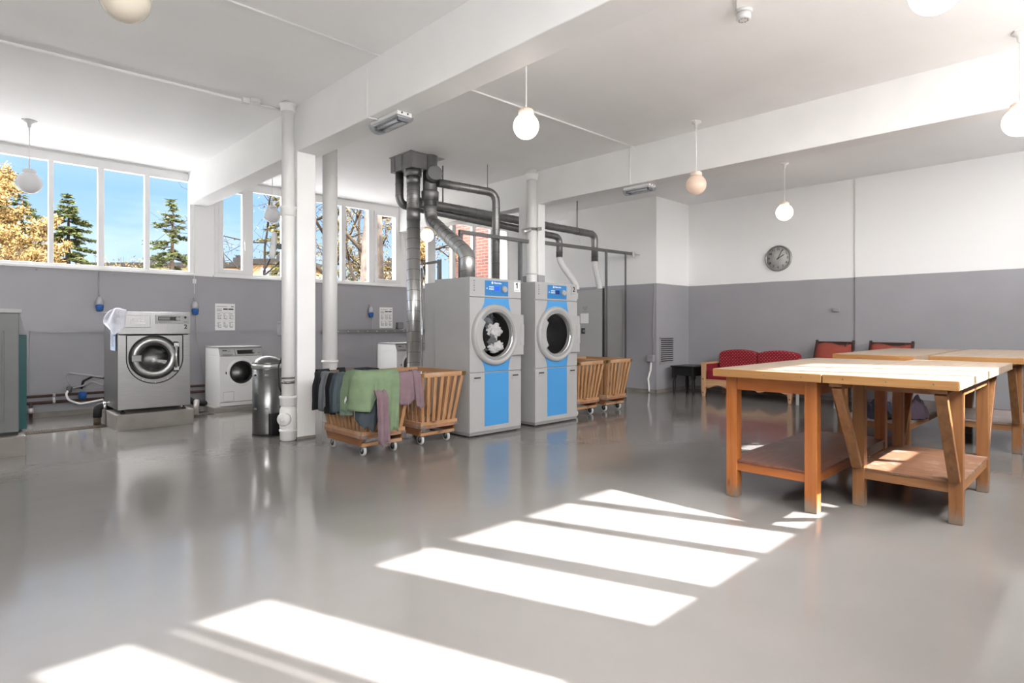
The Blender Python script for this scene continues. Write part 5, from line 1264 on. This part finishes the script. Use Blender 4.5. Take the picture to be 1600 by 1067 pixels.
# ------------------------------------------------------------------ work tables
def table(label, x0, x1, y0, y1, zt, lx, ly, style, shelf_z, thick=.052, seed=0):
    """long table along X; lx = leg x pair, ly = leg y pair (outer faces)"""
    cx, cy = (x0 + x1) / 2, (y0 + y1) / 2
    t = thing('work_table', label, 'table', (cx, cy, 0), 'wooden work tables')
    o_ = style == 'orange'
    leg, ry, rx, sh = ('orange_leg', 'orange_y', 'orange_x', 'shelf_red') if o_ else ('brown_leg', 'brown_y', 'brown_x', 'shelf_worn' if style == 'brown' else 'shelf_grey')
    top = boxo('table_top', 'top', t, x0 + .022, x1 - .022, y0, y1, zt - thick, zt, bevel=.003)
    boxo('edge_strip', 'top_edge', t, x0, x0 + .021, y0, y1, zt - thick - .001, zt, bevel=.003)
    boxo('edge_strip', 'top_edge', t, x1 - .021, x1, y0, y1, zt - thick - .001, zt, bevel=.003)
    n = 3
    for k in range(n):
        y = y0 + (k + .5) * (y1 - y0) / n; latheo('screw', 'galv_rail', t, [(.0045, 0), (.003, .0015)], (x0, y, zt - thick * .45), (-1, 0, 0), 8)
    zl = zt - thick; w = .078 if o_ else .072
    for a, b in ((lx[0], lx[0] + w), (lx[1] - w, lx[1])):
        for c, d in ((ly[0], ly[0] + w), (ly[1] - w, ly[1])): boxo('leg', leg, t, a, b, c, d, 0, zl, bevel=.005)
    za = zl - (.095 if o_ else .075)
    for a in (lx[0] + .008, lx[1] - .008 - .024): boxo('end_rail', ry, t, a, a + .024, ly[0] + w, ly[1] - w, za, zl - .002)
    for c in (ly[0] + .008, ly[1] - .008 - .024): boxo('side_rail', rx, t, lx[0] + w, lx[1] - w, c, c + .024, za, zl - .002)
    if not o_:
        boxo('brace_batten', rx, t, lx[0] - .46, lx[1] + .46, ly[0], ly[0] + w, zl - .024, zl - .001); boxo('brace_batten', rx, t, lx[0] - .46, lx[1] + .46, ly[1] - w, ly[1], zl - .024, zl - .001)
        for c in (ly[0] + w / 2, ly[1] - w / 2):
            for xa, xb in ((lx[0] - .42, lx[0] + .02), (lx[1] + .42, lx[1] - .02)):
                bm = B(); bar(bm, (xa, c, zl - .026), (xb - (.04 if xb > xa else -.04), c, shelf_z + .01), .058, .04, (0, 0, 1)); obj('brace', bm, leg, t, bevel=.003)
    for c, d in ((ly[0] + .01, ly[0] + .034), (ly[1] - .034, ly[1] - .01)): boxo('shelf_rail', rx, t, lx[0] + w, lx[1] - w, c, d, shelf_z - .075, shelf_z - .018)
    for a in (lx[0] + .012, lx[1] - .036): boxo('shelf_rail', ry, t, a, a + .024, ly[0] + w, ly[1] - w, shelf_z - .075, shelf_z - .018)
    boxo('shelf', sh, t, lx[0] + .004, lx[1] - .004, ly[0] + w, ly[1] - w, shelf_z - .018, shelf_z, bevel=.003)
    boxo('shelf_side', sh, t, lx[0] + w, lx[1] - w, ly[0] + .004, ly[1] - .004, shelf_z - .0185, shelf_z - .0005)
    return t
table('nearest left work table with orange stained legs and a red-brown shelf', 3.91, 5.95, 1.275, 1.985, .905, (4.02, 5.68), (1.335, 1.94), 'orange', .265)
table('nearest right work table with diagonal braces and a scuffed brown shelf', 3.91, 6.235, .588, 1.268, .905, (4.41, 5.49), (.645, 1.243), 'brown', .262)
table('far left work table carrying a dark crumpled cloth on its shelf', 6.43, 8.72, 1.30, 1.99, .926, (6.47, 8.66), (1.345, 1.95), 'far', .30)
table('far right work table with braces and a greyed shelf, cut by the photo edge', 6.66, 9.0, .555, 1.235, .926, (7.27, 8.35), (.62, 1.20), 'far', .285)
def cloth_heap(label, c, rx, ry, h, m, seed):
    bm = B(); n, k_ = 64, 24; rows = []
    for i in range(k_ + 1):
        w = i / k_; row = []
        for j in range(n + 1):
            a = 2 * PI * j / n
            r = 1 + .22 * noise.noise(V((math.cos(a) * 1.3, math.sin(a) * 1.3, seed)))
            p = V((c[0] + rx * w * r * math.cos(a), c[1] + ry * w * r * math.sin(a), 0))
            z = h * (1 - w ** 4) * (.78 + .42 * noise.noise(V((p.x * 6, p.y * 7, seed)))) + .09 * (1 - w * .7) * noise.noise(V((p.x * 13, p.y * 16, seed + 3))) + .03 * noise.noise(V((p.x * 40, p.y * 40, seed)))
            row.append(V((p.x, p.y, c[2] + max(.004, z))))
        rows.append(row)
    patch(bm, rows); b0 = [bm.verts.new((v.x, v.y, c[2])) for v in rows[-1][:-1]]; bm.faces.new(b0)
    return tag(obj('blanket', bm, m, origin=c, smooth=True), label, 'cloth')
cloth_heap('black crumpled cloth on the shelf of the far left table', (6.74, 1.66, .30), .25, .17, .17, 'navy_cloth', 1)
cloth_heap('dark plum crumpled cloth heaped at the right of the far left table shelf', (7.0, 1.43, .30), .30, .15, .17, 'plum_cloth', 4)

# ------------------------------------------------------------------ sofa
SX0, SX1, SY0, SY1 = 9.43, 10.25, 3.49, 5.0
t = thing('sofa', 'two seat pine framed sofa with red dotted cushions against the right wall', 'sofa', (9.9, 4.25, 0))
for y in (SY0, SY1 - .075):
    bm = B(); prism(bm, [(SX0, y + .02, 0), (SX0, y + .06, 0), (SX0, y + .075, .12), (SX0, y + .075, .56), (SX0, y, .56), (SX0, y, .12)], (.05, 0, 0)); obj('front_post', bm, 'pine_z', t, bevel=.006)
    boxo('rear_post', 'pine_z', t, SX1 - .06, SX1, y + .01, y + .07, 0, .60, bevel=.004)
    boxo('arm_rest', 'pine', t, SX0 - .005, SX1, y - .005, y + .08, .555, .583, bevel=.006)
    boxo('arm_panel', 'red', t, SX0 + .06, SX1 - .06, y + .02, y + .055, .30, .55, bevel=.01)
    for z in (.30, .07): latheo('bolt_cap', 'dark_wood', t, [(.012, 0), (.010, .004)], (SX0, y + .04, z), (-1, 0, 0), 10)
poly = [(SX0 + .01, SY0 + .075, .30), (SX0 + .01, SY1 - .075, .30)]
for k in range(33):
    w = k / 32; y = SY1 - .075 - (SY1 - SY0 - .15) * w; u = abs(w - .5) * 2
    z = .17 + .035 * math.cos(u * PI * 3) * (1 if u > .25 else .4) + (.0 if u > .3 else .01); poly.append((SX0 + .01, y, z))
bm = B(); prism(bm, poly, (.025, 0, 0)); obj('apron', bm, 'pine', t, bevel=.003)
boxo('seat_frame', 'pine', t, SX0 + .04, SX1 - .03, SY0 + .06, SY1 - .06, .24, .29)
boxo('back_frame', 'pine', t, SX1 - .05, SX1 - .015, SY0 + .06, SY1 - .06, .29, .60)
ym = (SY0 + SY1) / 2
for a, b in ((SY0 + .08, ym), (ym, SY1 - .08)):
    boxo('seat_cushion', 'red', t, SX0 + .02, SX1 - .12, a + .004, b - .004, .29, .46, bevel=.035)
    bm = B(); poly = [(0, a + .006, .44), (0, b - .006, .44)]
    for k in range(17):
        w = k / 16; y = b - .006 - (b - a - .012) * w; poly.append((0, y, .70 + .10 * math.sin(PI * (w * .84 + .08)) ** .55 - (.02 if k in (0, 16) else 0)))
    prism(bm, [(9.90, p_[1], p_[2]) for p_ in poly], (.20, 0, 0)); obj('back_cushion', bm, 'red', t, bevel=.03, smooth=False)

# ------------------------------------------------------------------ dark side table
t = thing('side_table', 'black wooden side table in the corner left of the sofa', 'side table', (9.78, 5.40, 0))
boxo('table_top', 'black_wood', t, 9.50, 10.08, 5.17, 5.64, .47, .495, bevel=.008)
boxo('apron', 'black_wood', t, 9.55, 10.03, 5.21, 5.60, .32, .468)
boxo('drawer_front', 'black_wood', t, 9.542, 9.552, 5.26, 5.55, .335, .455, bevel=.004)
for x in (9.555, 10.015):
    for y in (5.215, 5.59):
        bm = B(); box(bm, x - .03, x + .03, y - .03, y + .03, .27, .47); lathe(bm, [(.018, 0), (.026, .05), (.030, .20), (.022, .235), (.031, .25), (.022, .27)], (x, y, 0), seg=16); obj('leg', bm, 'black_wood', t)

# ------------------------------------------------------------------ two lounge chairs by the wall
def chair(label, y0, y1):
    t = thing('armchair', label, 'chair', (9.9, (y0 + y1) / 2, 0), 'dark framed chairs with rust cushions')
    for y in (y0 + .02, y1 - .02):
        bm = B(); bar(bm, (9.95, y, .0), (10.02, y, .40), .035, .045, (1, 0, 0)); bar(bm, (10.02, y, .38), (10.28, y, .975), .035, .04, (1, 0, 0)); obj('back_post', bm, 'dark_wood', t)
        boxo('leg', 'cable_grey', t, 9.40, 9.435, y - .018, y + .018, 0, .40); boxo('side_rail', 'dark_wood', t, 9.40, 10.05, y - .016, y + .016, .34, .40)
        boxo('arm_rest', 'dark_wood', t, 9.38, 10.10, y - .025, y + .025, .56, .585, bevel=.006); boxo('arm_post', 'dark_wood', t, 9.405, 9.435, y - .015, y + .015, .40, .56)
    bm = B(); bar(bm, (10.265, y0, .935), (10.265, y1, .935), .022, .05, (0, 0, 1)); obj('top_rail', bm, 'dark_wood', t, bevel=.004)
    boxo('front_rail', 'dark_wood', t, 9.405, 9.435, y0 + .03, y1 - .03, .34, .40)
    boxo('seat_cushion', 'rust', t, 9.42, 10.02, y0 + .045, y1 - .045, .40, .50, bevel=.03)
    bm = B(); rows = []
    n = 12
    for i in range(n + 1):
        w = i / n; z = .50 + .41 * w - .012 * math.sin(w * 9); row = []
        xb = 10.065 + (z - .48) * .43
        for j in range(n + 1):
            u = j / n; yy = y0 + .04 + (y1 - y0 - .08) * u; pinch = (1 - (2 * u - 1) ** 6) * (1 - (2 * w - 1) ** 6)
            row.append((xb - .075 * pinch - .02, yy, z + .018 * math.sin(u * 7 + y0) * w))
        rows.append(row)
    patch(bm, rows); o = obj('back_cushion', bm, 'rust', t, solid=.05, smooth=True)
    for u in (.28, .84):
        bm = B(); y = y0 + (y1 - y0) * (1 - u); bar(bm, (10.245, y, .95), (10.17, y + .02, .885), .014, .006, (1, 0, .4)); obj('tie_ribbon', bm, 'dark_wood', t)
    return t
chair('dark framed chair with rust cushion standing next to the red sofa', 2.855, 3.425)
chair('dark framed chair with rust cushion farther from the sofa, behind the tables', 2.07, 2.655)
# ------------------------------------------------------------------ outdoors
def simple(name, c, rough=.9, var=.25, vs=3): return mat(name, c, rough, var=var, vscale=vs, spec=.12)
M['grass'] = simple('autumn_grass', (0.0341, 0.0372, 0.0136))
M['needle'] = simple('conifer_needles', (0.0274, 0.0320, 0.0082), var=.45, vs=1.5)
M['needle_y'] = simple('yellow_green_needles', (0.0517, 0.0453, 0.0130), var=.45, vs=1.5)
M['birch_leaf'] = simple('yellow_birch_leaves', (.108, .066, .022), var=.4, vs=2)
M['olive_leaf'] = simple('olive_leaves', (0.0757, 0.0530, 0.0178), var=.4, vs=2)
M['bark'] = simple('brown_bark', (0.0181, 0.0121, 0.0077), vs=6)
M['birch_bark'] = mat('birch_bark', (.042, .029, .02), .8, var=.75, vscale=7)
M['twig'] = simple('bare_twigs', (0.0092, 0.0070, 0.0057))
M['stucco'] = simple('ochre_render', (.22, .125, .065), var=.12)
M['stucco_p'] = simple('pale_render', (.25, .20, .13), var=.1)
M['roof'] = simple('dark_roof', (.009, .008, .0075), var=.2)
M['dark_window'] = mat('dark_window_glass', (.05, .055, .06), .15)
bm = B(); box(bm, -60, 90, 24, 120, -.4, -.15); struct(obj('ground', bm, 'grass'))
M['bounce_yard'] = simple('pale_bounce_yard', (.13, .129, .128), var=.1)
bm = B(); box(bm, -60, 90, YW + .3, 24, -.4, -.15); struct(obj('ground', bm, 'bounce_yard'))  # neutral strip added out of view to bounce light onto the ceiling
# ground on the sunny side of the building
M['paving'] = simple('pale_paving', (.18, .178, .176), var=.1)
bm = B(); box(bm, -60, 90, -60, YB - .3, -.4, -.15); struct(obj('ground', bm, 'paving'))
bm = B(); box(bm, 9.56, 22, YW + .3, 12.15, -.2, 7); struct(obj('wall_brick_wing', bm, 'brick'))

def quad(bm, c, d, s, w, l):
    """leaf or needle spray: small bent blade"""
    a = bm.verts.new(c - s * w * .5); b = bm.verts.new(c + s * w * .5); e = bm.verts.new(c + d * l + s * w * .22); f = bm.verts.new(c + d * l - s * w * .22)
    bm.faces.new((a, b, e, f))
def rdir(r): return V((r.gauss(0, 1), r.gauss(0, 1), r.gauss(0, 1))).normalized()

def conifer(label, px, d, ztop, half, seed, leaf='needle', dens=1.0, sparse=.0):
    """px = photo column the trunk was seen at, d = distance from the eye"""
    r = random.Random(seed); t_ = (px - 800) / 922; dv = V((math.cos(YAW) + t_ * math.sin(YAW), math.sin(YAW) - t_ * math.cos(YAW), 0)); P0 = dv * d; P0.z = -.2
    t = thing('conifer_tree', label, 'tree', P0, 'trees beyond the windows')
    tubeo('trunk', 'bark', t, [P0, P0 + V((0, 0, ztop * .5)), P0 + V((.05, 0, ztop + .1))], .14, 8) if False else None
    bm = B(); tube(bm, [P0, P0 + V((0, 0, ztop * .5)), P0 + V((.05, 0, ztop - .1))], .1, 8, radii=[.17, .10, .015]); obj('trunk', bm, 'bark', t)
    bm = B(); bb = B(); z = ztop - .05
    while z > .6:
        f = (ztop - z) / ztop; R = half * min(1, (f * 2.1) ** .8) * (.80 + .45 * r.random())
        nb = 5 if f > .1 else 4
        for k in range(nb):
            if r.random() < sparse: continue
            a = 2 * PI * (k + r.random()) / nb; out = V((math.cos(a), math.sin(a), 0)); L = R * (.55 + .55 * r.random())
            p0 = P0 + V((0, 0, z + .2)); droop = -.25 - .25 * f + .2 * r.random()
            p1 = p0 + out * L + V((0, 0, L * droop)); 
            tube(bb, [p0, p0 + (p1 - p0) * .6 + V((0, 0, -.03 * L)), p1 + V((0, 0, .08 * L))], .02, 4, radii=[.022, .014, .004])
            m_ = max(8, int(L * 52 * dens))
            for q_ in range(m_):
                w = (.22 + .78 * (q_ + r.random()) / m_); c = p0 + (p1 - p0) * w + V((0, 0, .08 * L * w * w)) + rdir(r) * .05
                for e_ in range(4):
                    side = out.cross(V((0, 0, 1))) * r.choice((-1, 1)); dd = (out * .6 + side * (.5 + .6 * r.random()) + V((0, 0, r.uniform(-.5, .25)))).normalized()
                    quad(bm, c, dd, rdir(r), .030 + .03 * r.random(), (.10 + .14 * r.random()) * (1.1 - .5 * w))
        z -= .14 + .14 * f + .07 * r.random()
    obj('branches', bb, 'bark', t); obj('foliage', bm, leaf, t)
    return t
def broadleaf(label, cat, px, d, h, seed, leaf, trunk_m='birch_bark', lean=0.0, r0=.10, nleaf=5, spread=1.0, levels=4, leafsize=.10, ztrunk=.35, name='birch_tree', base=None):
    r = random.Random(seed); t_ = (px - 800) / 922; dv = V((math.cos(YAW) + t_ * math.sin(YAW), math.sin(YAW) - t_ * math.cos(YAW), 0)); side = V((math.sin(YAW), -math.cos(YAW), 0))
    P0 = dv * d; P0.z = -.2 if base is None else base
    t = thing(name, label, cat, P0, 'trees beyond the windows')
    bt = B(); bw = B(); bl = B()
    def grow(p, dr, L, rad, lev):
        if lev and (p + dr * L).y < 11.2: dr = V((dr.x, abs(dr.y), dr.z))
        pts = [p]; n = 4; q_ = p.copy(); dd = dr.copy()
        for k in range(n):
            dd = (dd + rdir(r) * .16 + V((0, .25 if lev and q_.y < 11.5 else 0, .03))).normalized(); q_ = q_ + dd * L / n; pts.append(q_.copy())
        tube(bt if lev == 0 else bw, pts, rad, 7 if lev < 2 else 4, radii=[rad * (1 - .6 * k / n) for k in range(n + 1)])
        if lev >= levels - 1:
            for k in range(int(nleaf * 3.4)):
                c = pts[1 + k % n] + rdir(r) * .26 * r.random() * spread; c.y = max(c.y, 10.8); quad(bl, c, rdir(r), rdir(r), leafsize * .36 * r.uniform(.6, 1.1), leafsize * .46 * r.uniform(.8, 1.4))
            return
        nb = 7 if lev == 0 else 4
        for k in range(nb):
            w = (ztrunk if lev == 0 else .25) + (1 - (ztrunk if lev == 0 else .25)) * (k + r.random()) / nb
            i = min(n - 1, int(w * n)); c = pts[i] + (pts[i + 1] - pts[i]) * (w * n - i)
            if c.y < 11.6: continue
            dn = (dd * .55 + rdir(r) * .85 * spread + V((0, 0, .12))).normalized()
            grow(c, dn, L * (.32 + .20 * r.random()), rad * .42, lev + 1)
    grow(P0, (V((0, 0, 1)) + side * lean).normalized(), h, r0, 0)
    obj('trunk', bt, trunk_m, t); obj('branches', bw, 'twig' if trunk_m == 'twig' else 'bark', t)
    if nleaf: obj('foliage', bl, leaf, t)
    else: bl.free()
    return t
conifer('full dark green conifer filling the second window pane from the left', 105, 21, 5.9, 1.45, 1, dens=1.5)
conifer('sparse conifer beside the right frame of the leftmost window', 268, 22, 5.95, 1.3, 2, 'needle', .75, .25)
conifer('tall conifer behind the golden birch at the left edge', 33, 24, 6.75, 1.7, 3, dens=1.0, sparse=.15)
conifer('conifer cut by the left edge of the photo above the golden birch', -8, 26, 8.1, 1.2, 4, dens=1.0)
conifer('yellow green larch glimpsed left of the drain pipe', 441, 19, 6.3, .85, 6, 'needle_y', .8, .3)
broadleaf('golden leaved birch filling the lower left window pane', 'tree', 4, 17.5, 5.0, 11, 'birch_leaf', nleaf=80, spread=.85, leafsize=.15, ztrunk=.2)
broadleaf('second golden birch leaning into the leftmost pane', 'tree', 8, 18.5, 3.9, 12, 'birch_leaf', nleaf=55, leafsize=.14, ztrunk=.25)
broadleaf('bare fine twigged tree in the opening window sash', 'tree', 355, 14, 3.6, 13, 'olive_leaf', 'twig', nleaf=0, lean=.12, r0=.05, ztrunk=.3, name='bare_tree')
broadleaf('bare arching tree in the pane left of the drain pipe', 'tree', 405, 15, 4.6, 14, 'olive_leaf', 'twig', nleaf=1, lean=.05, r0=.05, ztrunk=.3, name='bare_tree')
broadleaf('birch with a thick mottled trunk between the white pipe and the open sash', 'tree', 548, 14, 6.5, 15, 'olive_leaf', nleaf=14, lean=.03, r0=.11, leafsize=.10, ztrunk=.25)
broadleaf('thin birch trunk seen in the narrow pane right of the white pipe', 'tree', 530, 15, 6.0, 16, 'olive_leaf', nleaf=3, r0=.10, leafsize=.09)
broadleaf('leaning birch in the rightmost opening sash', 'tree', 596, 13, 6.2, 17, 'olive_leaf', nleaf=12, lean=.12, r0=.10, leafsize=.10, ztrunk=.3)
broadleaf('yellow leaved tree seen past the tall bright duct', 'tree', 664, 15, 3.6, 18, 'birch_leaf', nleaf=12, leafsize=.13, ztrunk=.3)
broadleaf('small olive tree behind the two birches in the right window', 'tree', 572, 18, 3.4, 19, 'olive_leaf', nleaf=12, leafsize=.13, ztrunk=.2)
broadleaf('olive leaved tree showing just right of the left column', 'tree', 497, 17, 5.2, 20, 'olive_leaf', nleaf=7, leafsize=.12, ztrunk=.2)
def shrub(label, px, d, h, w, seed, leaf):
    r = random.Random(seed); t_ = (px - 800) / 922; dv = V((math.cos(YAW) + t_ * math.sin(YAW), math.sin(YAW) - t_ * math.cos(YAW), 0)); P0 = dv * d; P0.z = -.2
    t = thing('shrub', label, 'shrub', P0, 'shrubs beyond the windows'); bm = B(); bb = B()
    for k in range(60):
        a = r.random() * 2 * PI; tip = P0 + V((math.cos(a) * w * r.random(), math.sin(a) * w * r.random(), h * (.6 + .45 * r.random()))); tube(bb, [P0 + V((math.cos(a), math.sin(a), 0)) * w * .2, tip], .012, 4, radii=[.02, .005])
        for q_ in range(60):
            c = P0 + (tip - P0) * (.35 + .65 * r.random()) + rdir(r) * .25; quad(bm, c, rdir(r), rdir(r), .06, .09)
    obj('branches', bb, 'twig', t); obj('foliage', bm, leaf, t)
for i, (px, d, h, w, lf, lb) in enumerate(((60, 20, 3.6, 1.0, 'needle_y', 'green shrub along the sill of the first window pane'), (130, 22, 3.8, 1.3, 'olive_leaf', 'olive shrub under the full conifer'), (178, 26, 4.35, 1.0, 'olive_leaf', 'low straw coloured shrub at the left of the third pane'),
                                (210, 27, 4.2, 1.1, 'olive_leaf', 'low straw coloured shrub at the right of the third pane'), (262, 24, 4.0, 1.4, 'needle_y', 'yellow green shrub under the sparse conifer'), (350, 30, 4.2, 1.1, 'olive_leaf', 'straw shrub below the house in the opening sash'), (545, 17, 3.2, 1.0, 'needle_y', 'yellow green shrub at the foot of the thick birch'))):
    shrub(lb, px, d, h, w, 40 + i, lf)
def house(label, px0, px1, d, ztop, wallm, chim, win, seed):
    def at(px, dd):
        t_ = (px - 800) / 922; return V((math.cos(YAW) + t_ * math.sin(YAW), math.sin(YAW) - t_ * math.cos(YAW), 0)) * dd
    a, b = at(px0, d), at(px1, d); c = (a + b) / 2; u = (b - a).normalized(); n = V((-u.y, u.x, 0))
    if n.dot(c) < 0: n = -n
    t = thing('house', label, 'house', (c.x, c.y, -.2), 'houses far beyond the windows')
    def blk(nm, m, s0, s1, q0, q1, z0, z1, par=t):
        bm = B(); pts = [a + u * s0 + n * q0, a + u * s1 + n * q0, a + u * s1 + n * q1, a + u * s0 + n * q1]; prism(bm, [(p_.x, p_.y, z0) for p_ in pts], (0, 0, z1 - z0)); return obj(nm, bm, m, par)
    L = (b - a).length
    blk('wall', wallm, 0, L, 0, 8, -.2, ztop - .35); rf = blk('roof', 'roof', -.3, L + .3, -.4, 8.4, ztop - .35, ztop)
    for cpx in chim:
        s = L * (cpx - px0) / (px1 - px0); ch = blk('chimney', 'roof', s - .33, s + .33, 2, 3, ztop, ztop + .62, rf)
        for k in (-.2, 0, .2): blk('chimney_pot', 'roof', s + k - .06, s + k + .06, 2.3, 2.6, ztop + .62, ztop + .85, rf)
    for wpx, zz in win:
        s = L * (wpx - px0) / (px1 - px0); f_ = blk('window', 'frame_white', s - .75, s + .75, -.06, .02, zz, zz + 1.3); blk('window_glass', 'dark_window', s - .6, s + .6, -.08, -.05, zz + .15, zz + 1.15, f_)
house('far low house with a dark chimney across the third pane', 130, 292, 46, 6.15, 'stucco_p', (217,), ((190, 4.1), (250, 4.1)), 1)
house('ochre house with a chimney beyond the opening sash', 318, 389, 44, 5.95, 'stucco', (351,), ((352, 4.0),), 2)
house('orange lit house with a white framed window left of the drain pipe', 391, 470, 40, 5.75, 'stucco', (421,), ((425, 3.85),), 3)
house('low ochre house seen past the leaning birch', 590, 640, 40, 5.25, 'stucco_p', (600,), ((615, 3.6),), 4)
